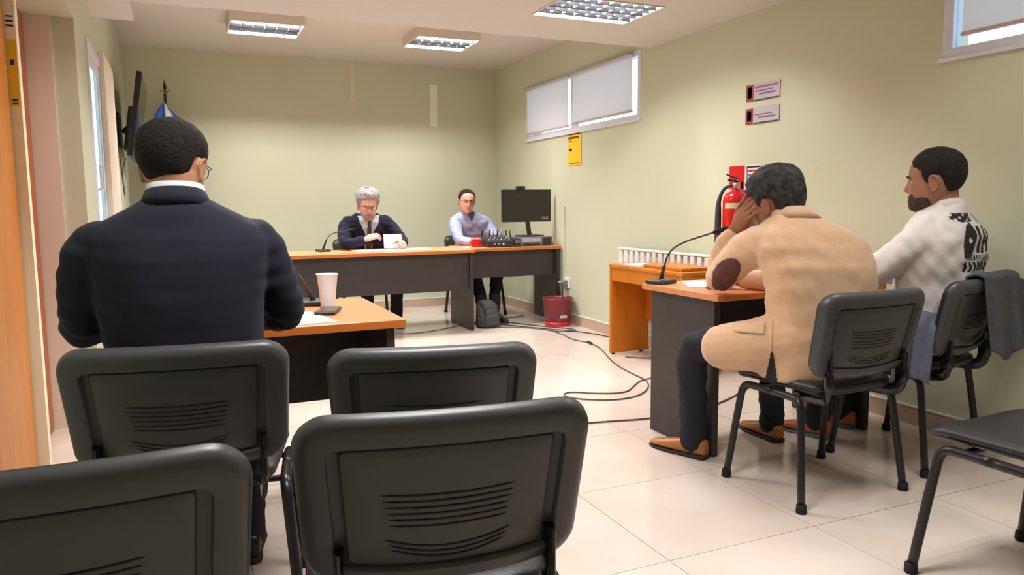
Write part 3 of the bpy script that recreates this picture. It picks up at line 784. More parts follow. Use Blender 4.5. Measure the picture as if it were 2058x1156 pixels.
# ------------------------------------------------------------------ man in the tan blazer
P = thing('person', 'person in a tan blazer with brown elbow patch leaning on the right table', 'person', (2.32, 2.24, 0))
M = head_matrix((2.205, 2.362, 1.160), 8, -14, -6, 1.06)
b = head_parts(P, M, S_tan, H_salt, [(0, .182), (35, .176), (52, .164), (66, .140), (76, .104), (86, .104), (94, .132), (104, .128), (118, .082), (140, .056), (180, .048)], .020, .0035, brow_m=H_salt, seed=5, top=.008, hairfreq=70, taper=.035)
b.tube([(2.205, 2.33, 1.14), (2.225, 2.32, 1.08), (2.28, 2.27, .95), (2.31, 2.2, .6)], [.064, .066, .05, .05], 16)
b.tube([(2.27, 2.28, 1.0), (2.12, 2.40, 1.0), (2.175, 2.665, .81), (2.140, 2.535, 1.02)], [.03, .035, .034, .028], 12)
hand(b, (2.136, 2.515, 1.045), (-.10, -.72, .60), (.95, -.1, .1), 1, (6, 10, 12), 1.04)
b.tube([(2.27, 2.28, 1.0), (2.44, 2.28, .99), (2.52, 2.48, .82), (2.36, 2.72, .79)], [.03, .035, .032, .026], 12)
hand(b, (2.345, 2.74, .785), (-.7, .6, 0), (0, 0, -1), -1, (18, 25, 20))
for kx, ky, ax, ay in ((2.045, 2.66, 2.085, 2.70), (2.53, 2.70, 2.57, 2.76)):
    b.tube([(2.31, 2.2, .6), ((2.31 + kx) / 2, 2.3, .52), (kx, ky, .53), (ax, ay, .1)], [.05, .06, .045, .035], 10)
body(P, b, S_tan)
j = MB()
torso(j, [(2.30, 2.225, .455, .225, .155), (2.305, 2.21, .53, .225, .155), (2.31, 2.20, .65, .215, .15), (2.31, 2.205, .78, .22, .15), (2.305, 2.225, .90, .235, .148), (2.295, 2.25, .975, .235, .138), (2.285, 2.268, 1.025, .205, .125), (2.268, 2.285, 1.06, .155, .11), (2.245, 2.30, 1.088, .105, .095), (2.23, 2.31, 1.105, .08, .08)], -9)
j.tube([(2.20, 2.20, .62), (2.09, 2.34, .575), (2.035, 2.45, .555)], [.125, .11, .095], 16)
j.tube([(2.42, 2.22, .60), (2.48, 2.36, .575)], [.12, .10], 16)
j.tube([(2.135, 2.335, .99), (2.112, 2.42, .96), (2.132, 2.55, .87), (2.168, 2.65, .82), (2.178, 2.672, .835), (2.162, 2.632, .90), (2.142, 2.545, 1.005)], [.078, .078, .072, .064, .060, .056, .045], 18, smooth=1)
j.tube([(2.44, 2.255, .965), (2.485, 2.33, .915), (2.525, 2.46, .825), (2.46, 2.60, .80), (2.37, 2.715, .795)], [.074, .072, .06, .054, .044], 18, smooth=1)
def tm(p): return .3 + smoothstep((p[:, 2] - .55) / .2) * .3 + .9 * smoothstep((2.19 - p[:, 0]) / .05) * smoothstep((p[:, 2] - .7) / .1)
jk = garment('blazer', P, j, M_tan, .0075, 5, (.0048, 19, 8, dict(mask=tm, aniso=(.8, .8, 1.6))))
cl = MB().loops([ring((2.243, 2.298, 1.070), .100, .096, -9, -16), ring((2.232, 2.304, 1.092), .086, .084, -9, -18), ring((2.222, 2.31, 1.112), .077, .076, -9, -20), ring((2.222, 2.311, 1.112), .071, .07, -9, -20), ring((2.232, 2.306, 1.08), .071, .07, -9, -18)])
build('blazer_collar', cl, M_tan, P, smooth=True, world=True)
decal('elbow_patch', P, jk, (2.09, 2.52, .845), (.88, -.47, 0), (.06, .12, 1), (.47, .82, -.12), .003, 44, 56, lambda u, v: (u / .046) ** 2 + (v / .066) ** 2 < 1, M_patch, .003, .004, 'brown suede elbow patch')
vd = (.68, .73, 0); vx = (.73, -.68, 0)
decal('side_vent', P, jk, (2.0, 2.135, .575), vx, (0, 0, 1), vd, .003, 50, 84, lambda u, v: v < .0 and abs(u) < .003 - v * .16, M_jean, .004, .002, 'dark trousers showing through the open side vent')
decal('vent_seam', P, jk, (2.0, 2.135, .62), vx, (0, 0, 1), vd, .004, 3, 34, lambda u, v: abs(u) < .002, mat('tan_seam', (170, 130, 96), .9), .0015)
decal('pocket_flap', P, jk, (1.975, 2.245, .662), (.69, -.72, .03), (0, 0, 1), (.72, .69, 0), .006, 20, 7, lambda u, v: True, M_tan, .006, .005)
tr = MB(); torso(tr, [(2.315, 2.27, .44, .18, .16), (2.315, 2.26, .5, .19, .16), (2.31, 2.22, .6, .17, .12)])
tr.tube([(2.22, 2.27, .535), (2.12, 2.46, .545), (2.045, 2.63, .535), (2.04, 2.675, .47), (2.065, 2.69, .28), (2.082, 2.70, .085)], [.09, .084, .074, .070, .063, .062], 16, smooth=1)
tr.tube([(2.41, 2.27, .535), (2.48, 2.48, .54), (2.53, 2.67, .535), (2.54, 2.71, .47), (2.56, 2.73, .28), (2.575, 2.74, .085)], [.09, .084, .074, .070, .06, .058], 16, smooth=1)
garment('trousers', P, tr, M_jean, .009, 4, (.005, 32, 9))
shoe(P, (2.105, 2.64, 0), (-.33, .92), M_brownsh, M_sole, .30); shoe(P, (2.572, 2.68, 0), (.06, 1), M_brownsh, M_sole, .29)

# ------------------------------------------------------------------ man in the white sweatshirt
P = thing('person', 'person with beard in a white printed sweatshirt seated at the far right', 'person', (3.0, 2.36, 0))
M = head_matrix((3.005, 2.262, 1.248), 24, -3, 0, 1.12)
def goatee(X, Y, Z, a):
    low = smoothstep((.073 - Z) / .014) * smoothstep((1.0 - a) / .35) * smoothstep((Z - .0) / .006) * np.where(Z > .052, .74, 1)
    mouth = 1 - smoothstep((.016 - np.abs(X)) / .004) * smoothstep((.006 - np.abs(Z - .0495)) / .003)
    jaw = smoothstep((.066 - Z) / .03) * smoothstep((Y + .012) / .04) * .72
    nose = 1 - smoothstep((.018 - np.abs(X)) / .004) * smoothstep((Z - .066) / .005)
    return np.maximum(low * mouth * nose, jaw * mouth)
b = head_parts(P, M, S_wh, H_black, [(0, .186), (30, .180), (42, .166), (54, .160), (66, .150), (74, .108), (84, .100), (92, .132), (102, .128), (118, .090), (140, .068), (180, .060)], .010, .0012, beard=goatee, beard_m=H_bbeard, brow_m=H_black, seed=9, hairfreq=200)
fW = Vector((-.242, .970, 0)); lW = Vector((-.970, -.242, 0)); C0 = Vector((3.045, 2.275, 0))
def wp(l, f, z): return tuple(C0 + lW * l + fW * f + Vector((0, 0, z)))
b.tube([wp(.03, -.038, 1.20), wp(.015, -.040, 1.13), wp(.0, -.035, 1.08), wp(0, -.02, .95), wp(0, .0, .6)], [.054, .058, .064, .05, .05], 16)
b.tube([wp(0, 0, 1.03), wp(.18, 0, 1.01), wp(.25, .17, .82), wp(.17, .38, .79)], [.03, .035, .03, .026], 12)
hand(b, wp(.155, .40, .785), tuple(fW * .7 - lW * .7), (0, 0, -1), 1, (18, 25, 20))
b.tube([wp(0, 0, 1.03), wp(-.18, 0, 1.01), wp(-.24, .16, .82), wp(-.10, .36, .79)], [.03, .035, .03, .026], 12)
hand(b, wp(-.085, .38, .785), tuple(fW * .7 + lW * .7), (0, 0, -1), -1, (18, 25, 20))
for sx, ky in ((1, .40), (-1, .42)):
    b.tube([wp(0, .0, .6), wp(sx * .1, .1, .53), wp(sx * .14, ky, .53), wp(sx * .13, ky + .1, .1)], [.05, .06, .045, .035], 10)
body(P, b, S_wh)
j = MB()
torso(j, [(*wp(0, .0, .50), .205, .16), (*wp(0, -.01, .62), .205, .155), (*wp(0, -.015, .76), .21, .15), (*wp(0, -.03, .90), .228, .15), (*wp(0, -.035, .99), .226, .142), (*wp(0, -.034, 1.045), .20, .126), (*wp(0, -.03, 1.085), .145, .102), (*wp(0, -.03, 1.115), .098, .088), (*wp(0, -.028, 1.14), .080, .080)], 14)
for sx in (1, -1):
    j.tube([wp(sx * .15, -.025, 1.02), wp(sx * .195, -.01, .985), wp(sx * .232, .07, .90), wp(sx * .252, .16, .825), wp(sx * .215, .27, .805), wp(sx * .165, .37, .795)], [.07, .072, .068, .064, .056, .044], 18, smooth=1)
sw = garment('sweatshirt', P, j, M_sweat, .0075, 5, (.006, 25, 12, dict(aniso=(1, 1, 1.5))))
cl = MB().loops([ring(wp(0, -.028, 1.105), .090, .088, 14, -10), ring(wp(.003, -.026, 1.135), .080, .080, 14, -12), ring(wp(.005, -.024, 1.15), .073, .074, 14, -12), ring(wp(.005, -.024, 1.149), .068, .069, 14, -12), ring(wp(0, -.026, 1.115), .068, .069, 14, -12)])
build('neck_band', cl, M_sweat, P, smooth=True, world=True)
# print on the back
def poly(pts):
    pts = np.array(pts)
    def f(u, v):
        c = False; n = len(pts)
        for i in range(n):
            x1, y1 = pts[i]; x2, y2 = pts[(i + 1) % n]
            if (y1 > v) != (y2 > v) and u < (x2 - x1) * (v - y1) / (y2 - y1) + x1: c = not c
        return c
    return f
shapes = [poly([(-.155, .0), (-.10, .0), (-.06, .11), (-.085, .15), (-.12, .14), (-.15, .09)]),
          poly([(-.05, .02), (-.03, .02), (-.03, .135), (-.05, .135)]), poly([(-.02, .02), (.0, .02), (.006, .06), (.03, .06), (.036, .02), (.056, .02), (.028, .135), (.008, .135)]),
          poly([(.066, .02), (.10, .02), (.118, .05), (.118, .105), (.10, .135), (.066, .135)]), poly([(.13, .02), (.15, .02), (.15, .10), (.175, .02), (.19, .02), (.19, .135), (.172, .135), (.172, .06), (.148, .135), (.13, .135)])]
holes = [poly([(.01, .075), (.027, .075), (.018, .11)]), poly([(.084, .045), (.096, .045), (.102, .06), (.102, .095), (.096, .11), (.084, .11)])]
figure_ = poly([(-.165, .165), (-.12, .15), (-.05, .155), (-.02, .18), (-.03, .215), (-.06, .235), (-.10, .24), (-.13, .215)])
def pr(u, v):
    if any(s(u, v) for s in shapes): return not any(s(u, v) for s in holes) and ((u + .11) ** 2 + (v - .075) ** 2 > .00014)
    if figure_(u, v): return (math.sin(u * 210 + v * 60) + math.sin(v * 260 - u * 90)) > -.75
    if -.15 < u < .17 and -.055 < v < -.018:
        return (((u * 1.0 + abs(v + .036) * .9) % .036) < .019) and u < .06
    if -.14 < u < .19 and -.012 < v < .012: return (math.sin(u * 330) + math.sin(v * 700 + u * 200)) > .35
    return False
def pr2(u, v): return 0 < u < .17 and .145 < v < .23 - abs(u - .085) * .3 and (u % .022) < .008
bc = wp(-.035, -.4, .91)
decal('back_print', P, sw, bc, tuple(-lW), (0, 0, 1), tuple(fW), .0042, 100, 90, pr, mat('print_black', (34, 32, 34), .8), .0022, label='black lettering and figure print')
decal('back_print', P, sw, bc, tuple(-lW), (0, 0, 1), tuple(fW), .0042, 100, 90, pr2, mat('print_blue', (150, 178, 190), .8), .0022, label='pale blue bars of the print')
tr = MB(); torso(tr, [(*wp(0, .05, .44), .18, .16), (*wp(0, .04, .5), .19, .16), (*wp(0, .0, .58), .18, .13)], 14)
for sx, ky in ((1, .40), (-1, .42)):
    tr.tube([wp(sx * .095, .06, .54), wp(sx * .12, .25, .545), wp(sx * .14, ky - .02, .535), wp(sx * .14, ky + .03, .47), wp(sx * .135, ky + .04, .28), wp(sx * .13, ky + .05, .085)], [.09, .083, .074, .07, .06, .058], 16, smooth=1)
garment('trousers', P, tr, M_jean, .009, 4, (.005, 30, 15))
M_sneak = mat('orange_sneaker', (206, 110, 62), .6); M_teal = mat('teal_sole', (96, 128, 122), .6)
shoe(P, wp(.13, .38, 0), tuple(fW), M_sneak, M_teal, .285); shoe(P, wp(-.13, .40, 0), tuple(fW), M_sneak, M_teal, .285)

# ------------------------------------------------------------------ grey haired man at the bench
P = thing('person', 'person with grey hair and beard in a dark blazer speaking behind the bench', 'person', (1.62, 7.26, 0))
M = head_matrix((1.598, 7.0, 1.172), 176, -14, 0, 1.14)
def full(X, Y, Z, a):
    low = smoothstep((.072 - Z) / .012) * smoothstep((1.2 - a) / .25)
    mouth = 1 - smoothstep((.019 - np.abs(X)) / .004) * smoothstep((.006 - np.abs(Z - .0495)) / .003)
    nose = 1 - smoothstep((.02 - np.abs(X)) / .004) * smoothstep((Z - .064) / .005)
    return low * mouth * nose * .8
b = head_parts(P, M, S_j, H_grey, [(0, .176), (35, .172), (52, .158), (66, .130), (78, .100), (88, .110), (96, .150), (108, .140), (122, .085), (140, .045), (180, .03)], .019, .006, beard=full, beard_m=H_gbeard, brow_m=H_grey, glasses=M_wire, seed=12, top=.012, hairfreq=80)
b.tube([(1.60, 7.04, 1.11), (1.61, 7.10, 1.05), (1.62, 7.16, .9), (1.62, 7.22, .6)], [.062, .066, .05, .05], 16)
b.tube([(1.61, 7.12, 1.0), (1.42, 7.10, .99), (1.36, 6.93, .80), (1.50, 6.80, .84)], [.03, .035, .03, .027], 12)
hand(b, (1.515, 6.79, .85), (.75, -.12, .25), (.3, .5, -.8), 1, (22, 30, 25), 1.08)
b.tube([(1.61, 7.12, 1.0), (1.80, 7.10, .99), (1.90, 6.95, .80), (1.87, 6.80, .81)], [.03, .035, .03, .027], 12)
hand(b, (1.868, 6.785, .812), (-.25, -.95, -.1), (-.5, 0, -.85), -1, (35, 45, 35), 1.05)
for sx in (-1, 1): b.tube([(1.62, 7.22, .6), (1.62 + sx * .1, 7.12, .53), (1.66 + sx * .14, 6.92, .53), (1.70 + sx * .14, 7.0, .1)], [.05, .06, .045, .035], 10)
body(P, b, S_j)
j = MB()
torso(j, [(1.62, 7.25, .48, .20, .14), (1.62, 7.22, .62, .20, .14), (1.62, 7.18, .78, .20, .135), (1.615, 7.14, .90, .21, .13), (1.61, 7.115, .98, .215, .122), (1.608, 7.105, 1.025, .19, .112), (1.606, 7.10, 1.06, .145, .098), (1.604, 7.09, 1.085, .095, .084)], 2)
j.tube([(1.44, 7.11, 1.0), (1.40, 7.08, .96), (1.365, 6.98, .86), (1.36, 6.92, .81), (1.41, 6.86, .81), (1.485, 6.81, .835)], [.07, .07, .064, .058, .052, .045], 16, smooth=1)
j.tube([(1.78, 7.11, 1.0), (1.825, 7.08, .96), (1.885, 6.99, .86), (1.905, 6.93, .81), (1.89, 6.86, .805), (1.875, 6.825, .81)], [.07, .07, .064, .058, .052, .046], 16, smooth=1)
jk = garment('blazer', P, j, M_navy2, .008, 4, (.006, 25, 18))
decal('shirt_front', P, jk, (1.605, 6.6, .90), (1, 0, 0), (0, 0, 1), (0, 1, 0), .006, 40, 60, lambda u, v: abs(u) < .028 + max(0, (v + .17)) * .22 and v < .16, M_jshirt, .006, .003, 'grey blue shirt front')
decal('tie', P, jk, (1.605, 6.6, .90), (1, 0, 0), (0, 0, 1), (0, 1, 0), .005, 16, 70, lambda u, v: abs(u) < .016 + (.10 - v) * .03 and v < .125, mat('dark_tie', (52, 54, 66), .6), .011, .004, 'dark tie')
cl = MB().loops([ring((1.604, 7.085, 1.055), .080, .078, 2, 12), ring((1.603, 7.075, 1.10), .072, .072, 2, 14), ring((1.603, 7.075, 1.10), .067, .067, 2, 14), ring((1.604, 7.085, 1.06), .067, .067, 2, 12)])
build('shirt_collar', cl, M_jshirt, P, smooth=True, world=True)
for sx in (-1, 1):
    lm = MB().tube([(1.604 + sx * .082, 7.07, 1.065), (1.604 + sx * .085, 7.005, 1.03), (1.604 + sx * .075, 6.995, .93), (1.604 + sx * .03, 7.02, .80)], [.018, .028, .03, .012], 10, flat=.3, up=(0, -1, 0), smooth=1)
    build('lapel', lm, M_navy2, P, smooth=True, world=True)
tr = MB(); torso(tr, [(1.62, 7.24, .44, .18, .16), (1.62, 7.24, .5, .19, .16), (1.62, 7.24, .6, .18, .13)])
for sx in (-1, 1): tr.tube([(1.62 + sx * .095, 7.2, .54), (1.65 + sx * .12, 7.05, .545), (1.67 + sx * .14, 6.93, .53), (1.68 + sx * .14, 6.91, .47), (1.70 + sx * .14, 6.96, .28), (1.71 + sx * .14, 7.0, .085)], [.09, .083, .074, .07, .06, .056], 16, smooth=1)
garment('trousers', P, tr, M_trou, .009, 4, (.005, 30, 19))
for sx in (-1, 1): shoe(P, (1.71 + sx * .14, 7.06, 0), (sx * -.05, -1), M_blacksh, M_sole)

# ------------------------------------------------------------------ man in the blue shirt by the computer
P = thing('person', 'person with dark hair in a light blue shirt beside the computer monitor', 'person', (2.80, 7.40, 0))
M = head_matrix((2.662, 7.20, 1.196), 172, -4, -7, 1.02)
b = head_parts(P, M, S_k, H_black, [(0, .200), (28, .196), (45, .184), (60, .165), (72, .130), (80, .110), (88, .112), (96, .150), (108, .142), (122, .092), (140, .060), (180, .045)], .007, .0015, brow_m=H_black, glasses=M_wire, seed=15)
b.tube([(2.668, 7.23, 1.12), (2.70, 7.27, 1.05), (2.76, 7.34, .9), (2.80, 7.38, .6)], [.058, .062, .05, .05], 16)
b.tube([(2.72, 7.28, 1.0), (2.56, 7.24, .98), (2.53, 7.09, .80), (2.63, 6.955, .79)], [.03, .035, .03, .026], 12)
hand(b, (2.645, 6.945, .785), (.95, -.2, 0), (0, 0, -1), 1, (18, 25, 20))
b.tube([(2.72, 7.28, 1.0), (2.90, 7.28, .98), (2.95, 7.12, .80), (2.92, 7.02, .79)], [.03, .035, .03, .026], 12)
hand(b, (2.91, 7.0, .785), (-.9, -.12, 0), (0, 0, -1), -1, (18, 25, 20))
for sx in (-1, 1): b.tube([(2.80, 7.36, .6), (2.78 + sx * .1, 7.25, .53), (2.76 + sx * .13, 7.0, .53), (2.74 + sx * .06, 6.84, .1)], [.05, .06, .045, .035], 10)
body(P, b, S_k)
j = MB()
torso(j, [(2.80, 7.40, .50, .19, .14), (2.79, 7.38, .64, .19, .14), (2.77, 7.34, .78, .19, .13), (2.745, 7.30, .90, .195, .125), (2.725, 7.275, .98, .20, .118), (2.712, 7.265, 1.025, .18, .108), (2.70, 7.26, 1.06, .135, .092), (2.69, 7.255, 1.085, .085, .078)], -4)
j.tube([(2.565, 7.265, .985), (2.545, 7.23, .94), (2.53, 7.14, .85), (2.535, 7.08, .80), (2.57, 7.02, .795), (2.62, 6.965, .792)], [.064, .064, .058, .052, .047, .04], 16, smooth=1)
j.tube([(2.87, 7.28, .985), (2.905, 7.25, .94), (2.945, 7.17, .85), (2.95, 7.10, .80), (2.935, 7.05, .795), (2.925, 7.025, .79)], [.064, .064, .058, .052, .047, .04], 16, smooth=1)
jk = garment('shirt', P, j, M_lblue, .008, 4, (.005, 25, 21))
for sx in (-1, 1):
    lm = MB().tube([(2.695 + sx * .07, 7.25, 1.085), (2.695 + sx * .055, 7.185, 1.07), (2.695 + sx * .03, 7.165, 1.03)], [.016, .022, .008], 10, flat=.35, up=(0, -1, .4), smooth=1)
    build('collar_wing', lm, M_lblue, P, smooth=True, world=True)
decal('open_neck', P, jk, (2.695, 6.8, 1.03), (1, 0, 0), (0, 0, 1), (0, 1, 0), .005, 16, 20, lambda u, v: abs(u) < (v + .045) * .45, mat('undershirt', (74, 84, 110), .8), .003, .002, 'dark open neck of the shirt')
tr = MB(); torso(tr, [(2.80, 7.38, .44, .18, .16), (2.80, 7.38, .5, .19, .16), (2.80, 7.38, .6, .17, .13)])
for sx in (-1, 1): tr.tube([(2.79 + sx * .095, 7.33, .54), (2.77 + sx * .12, 7.15, .545), (2.76 + sx * .14, 6.99, .53), (2.755 + sx * .13, 6.95, .47), (2.75 + sx * .08, 6.88, .28), (2.74 + sx * .06, 6.83, .085)], [.09, .083, .074, .07, .058, .054], 16, smooth=1)
garment('trousers', P, tr, M_trou, .009, 4, (.005, 30, 23))
for sx in (-1, 1): shoe(P, (2.74 + sx * .075, 6.90, 0), (sx * .12, -1), M_blacksh, M_sole)

# ------------------------------------------------------------------ television and flag in the left corner
tv = thing('television', 'black flat television on a wall arm in the back left corner', 'television', (-.33, 7.05, 1.45))
tl = math.radians(9); pn = Vector((math.cos(tl), .0, -math.sin(tl))); pu = Vector((math.sin(tl), 0, math.cos(tl))); pv = Vector((0, 1, 0)); tc = Vector((-.285, 7.18, 1.89))
build('case', MB().obox(tc - pn * .02, pn * .02, pv * .50, pu * .335), M_gloss, tv, world=True, bevel=.006)
build('screen', MB().obox(tc + pn * .001, pn * .002, pv * .485, pu * .315), M_screen, tv, world=True)
build('back_box', MB().obox(tc - pn * .06 - pu * .1, pn * .022, pv * .28, pu * .18), M_blackp, tv, world=True, bevel=.01)
build('wall_plate', MB().box(XL + .001, XL + .016, 7.05, 7.31, 1.66, 1.94), M_blackp, tv, world=True)
build('arm', MB().tube([(XL + .045, 7.18, 1.80), (tc - pn * .075 - pu * .06)], .022, 10), M_blackp, tv, smooth=True, world=True)
build('cable', MB().tube([(-.40, 6.95, 1.56), (-.43, 6.9, 1.45), (-.42, 6.85, 1.32), (-.415, 6.83, 1.22), (-.425, 6.82, 1.35), (-.435, 6.88, 1.55)], .004, 6, smooth=2), M_blackp, tv, smooth=True, world=True)
fg = thing('flag', 'blue and white flag on a dark pole with a spear finial', 'flag', (-.05, 7.93, 0))
build('pole', MB().tube([(-.09, 7.93, .03), (-.09, 7.93, 2.22)], .014, 10), mat('dark_pole', (60, 48, 36), .4), fg, smooth=True, world=True)
build('base', MB().lathe((-.09, 7.93, 0), [(.15, 0), (.15, .02), (.06, .045), (.03, .09), (.02, .10)], 20), mat('dark_pole', (60, 48, 36), .4), fg, smooth=True, world=True)
fm = MB().lathe((-.09, 7.93, 2.2), [(.012, 0), (.016, .01), (.006, .03), (.004, .05), (.018, .085), (.009, .12), (.001, .16)], 12)
fm.tube([(-.125, 7.93, 2.262), (-.115, 7.93, 2.248), (-.09, 7.93, 2.244), (-.065, 7.93, 2.248), (-.055, 7.93, 2.262)], .004, 6, smooth=1)
build('finial', fm, mat('dark_bronze', (70, 60, 44), .35, metal=.7), fg, smooth=True, world=True)
def flag_strip(k, m):
    mb = MB(); n, r = 16, 26; v = []
    for jz in range(r + 1):
        q = jz / r; z = 2.13 - 1.25 * q
        for i in range(n + 1):
            a = (i / n + k) / 3          # across the three stripes
            spread = .05 + .21 * min(1, q * 5) ** .7
            x = -.10 + spread * (a - .35) * 1.5
            y = 7.915 - .035 * math.sin(a * 19 + q * 2) * min(1, q * 3 + .15)
            v.append((x, y, z + .02 - .12 * abs(a - .3) * (1 - q)))
    f = [(j * (n + 1) + i, j * (n + 1) + i + 1, (j + 1) * (n + 1) + i + 1, (j + 1) * (n + 1) + i) for j in range(r) for i in range(n)]
    mb.add(v, f); o = build('stripe', mb, m, fg, smooth=True, world=True)
    md = o.modifiers.new('solid', 'SOLIDIFY'); md.thickness = .003
Mfb = mat('flag_blue', (52, 104, 196), .7); Mfw = mat('flag_white', (232, 234, 240), .7)
for k, m in ((0, Mfb), (1, Mfw), (2, Mfb)): flag_strip(k, m)

# ------------------------------------------------------------------ things on the bench and computer desk
def slab(name, lab, cat, c, sx, sy, sz, rz, m, bevel=.003, grp=None):
    o = build(name, MB().box(-sx / 2, sx / 2, -sy / 2, sy / 2, 0, sz), m, bevel=bevel); o.location = c; o.rotation_euler = (0, 0, math.radians(rz)); return tag(o, lab, cat, grp)
def mic(lab, c, rz, pts, head_len=.05):
    """gooseneck table microphone; pts in the local plane (forward, height)"""
    t = thing('microphone', lab, 'microphone', c, math.radians(rz), 'gooseneck microphones')
    build('base', MB().box(-.065, .065, -.05, .05, 0, .02), M_blackp, t, bevel=.006)
    build('button', MB().lathe((.03, .03, .02), [(.01, 0), (.01, .003), (.002, .004)], 12), M_grey, t, smooth=True)
    P_ = [(0, f_, z) for f_, z in pts]
    build('stem_grip', MB().tube(P_[:2], [.011, .008], 10), M_blackp, t, smooth=True)
    build('gooseneck', MB().tube(P_[1:], .0045, 8, smooth=2), M_blackp, t, smooth=True)
    a, b_ = Vector(P_[-2]), Vector(P_[-1]); d = (b_ - a).normalized()
    build('capsule', MB().tube([b_, b_ + d * head_len], [.010, .012], 12), mat('mic_foam', (22, 22, 22), .95), t, smooth=True)
    return t
mic('gooseneck microphone on the bench left of the grey-haired man', (1.14, 6.82, .75), -75, [(0, .02), (.035, .10), (.07, .15), (.14, .17), (.28, .19)])
mic('gooseneck microphone behind the white cup on the left table', (.475, 3.12, .75), 78, [(-.0, .02), (.05, .115), (.085, .175), (.14, .21), (.24, .215)])
mic('gooseneck microphone on the right table reaching towards the tan blazer', (2.19, 3.125, .75), -163, [(.0, .02), (.02, .09), (.045, .16), (.12, .21), (.31, .265)], .06)
slab('paper_sheet', 'white papers lying on the bench before the grey-haired man', 'paper', (1.62, 6.66, .7505), .46, .26, .004, 3, M_paper, 0)
slab('paper_sheet', 'small stack of papers at the right of the bench papers', 'paper', (1.98, 6.68, .7505), .22, .28, .006, -8, M_paper, 0)
pp = build('paper_booklet', MB().obox((1.765, 6.755, .83), (.085, 0, 0), (0, .0012, .004), (0, .012, .058)), M_paper); tag(origin_to(pp, (1.765, 6.755, .77)), 'white paper held up by the grey-haired man', 'paper')
slab('paper_sheet', 'white sheet under the phone on the left table', 'paper', (.35, 2.74, .7505), .21, .297, .002, 10, M_paper, 0)
slab('paper_sheet', 'papers under the elbow on the right table', 'paper', (2.36, 2.98, .7505), .21, .297, .004, -30, M_paper, 0)
slab('paper_sheet', 'sheet in front of the man in the blue shirt', 'paper', (2.545, 6.78, .7505), .16, .2, .002, 10, M_paper, 0)
# cup and phone
cup = thing('paper_cup', 'tall white disposable cup on the left table', 'cup', (.512, 2.99, .7502))
build('wall', MB().lathe((0, 0, 0), [(.027, 0), (.0275, .002), (.0335, .07), (.040, .128), (.0425, .132), (.0425, .136), (.0385, .136), (.033, .07), (.026, .004)], 30), M_wshirt, cup, smooth=True)
build('rim', MB().tube([(.0415 * math.cos(a * math.pi / 15), .0415 * math.sin(a * math.pi / 15), .1345) for a in range(31)], .0022, 6), M_wshirt, cup, smooth=True)
ph = thing('smartphone', 'black phone lying on the left table beside the cup', 'phone', (.488, 2.855, .7526)); ph.rotation_euler = (0, 0, math.radians(-20))
build('case', MB().box(-.039, .039, -.078, .078, 0, .011), M_blackp, ph, bevel=.005)
build('screen', MB().box(-.035, .035, -.074, .074, .011, .0118), M_screen, ph)
# monitor
mo = thing('monitor', 'black computer monitor seen from behind the webcam on the right desk', 'monitor', (3.12, 6.70, .842))
build('panel', MB().box(2.83, 3.36, 6.675, 6.705, .985, 1.30), M_mon, mo, world=True, bevel=.006)
build('bezel', MB().box(2.842, 3.348, 6.671, 6.675, 1.0, 1.288), mat('mon_face', (40, 37, 36), .35), mo, world=True)
build('sticker', MB().box(3.255, 3.325, 6.6695, 6.671, 1.005, 1.035), M_grey, mo, world=True)
build('stem', MB().obox((3.12, 6.70, .925), (.022, 0, 0), (0, .01, 0), (-.012, .0, .075)), M_mon, mo, world=True, bevel=.004)
build('foot', MB().box(3.01, 3.25, 6.61, 6.79, .842, .856), M_mon, mo, world=True, bevel=.005)
wc = thing('webcam', 'small black webcam clipped on top of the monitor', 'webcam', (3.03, 6.69, 1.30))
build('case', MB().box(2.985, 3.075, 6.662, 6.712, 1.301, 1.333), M_blackp, wc, world=True, bevel=.008)
build('lens', MB().tube([(3.03, 6.664, 1.317), (3.03, 6.655, 1.317)], .011, 14), M_screen, wc, smooth=True, world=True)
build('clip', MB().box(3.01, 3.05, 6.660, 6.669, 1.27, 1.301), M_blackp, wc, world=True)
# electronics
pc = thing('desktop_case', 'flat grey computer case under the monitor', 'computer', (3.13, 6.72, .75))
build('case', MB().box(2.985, 3.32, 6.58, 6.86, .751, .841), M_grey, pc, world=True, bevel=.004)
build('front_panel', MB().box(3.0, 3.2, 6.576, 6.58, .79, .832), M_greyl, pc, world=True)
for k in range(5): build('vent_slot', MB().box(3.01 + k * .035, 3.035 + k * .035, 6.5765, 6.5795, .762, .776), M_black, pc, world=True)
build('port_plate', MB().box(3.225, 3.31, 6.576, 6.58, .76, .832), M_blackp, pc, world=True)
am = thing('audio_mixer', 'black audio mixer with knobs and cables on the computer desk', 'mixer', (2.76, 6.66, .75))
build('case', MB().add([(2.635, 6.56, .751), (2.90, 6.56, .751), (2.90, 6.82, .751), (2.635, 6.82, .751), (2.635, 6.56, .805), (2.90, 6.56, .805), (2.90, 6.82, .862), (2.635, 6.82, .862)], [(3, 2, 1, 0), (4, 5, 6, 7), (0, 1, 5, 4), (1, 2, 6, 5), (2, 3, 7, 6), (3, 0, 4, 7)]), M_blackp, am, world=True, bevel=.004)
for i in range(6):
    for jj in range(3):
        y = 6.60 + jj * .07; z = .805 + (y - 6.56) / .26 * .057
        build('knob', MB().lathe((2.665 + i * .041, y, z), [(.009, 0), (.008, .014), (.002, .015)], 10), M_greyl if (i + jj) % 3 == 0 else M_grey, am, smooth=True, world=True)
    x = 2.665 + i * .041
    build('plug', MB().tube([(x, 6.80, .860), (x, 6.795, .905)], .008, 8), M_greyl if i % 2 else M_blackp, am, smooth=True, world=True)
for k, x in enumerate((2.70, 2.745, 2.79)): build('front_jack', MB().tube([(x, 6.561, .78), (x, 6.552, .78)], .010, 10), M_greyl if k == 2 else M_grey, am, smooth=True, world=True)
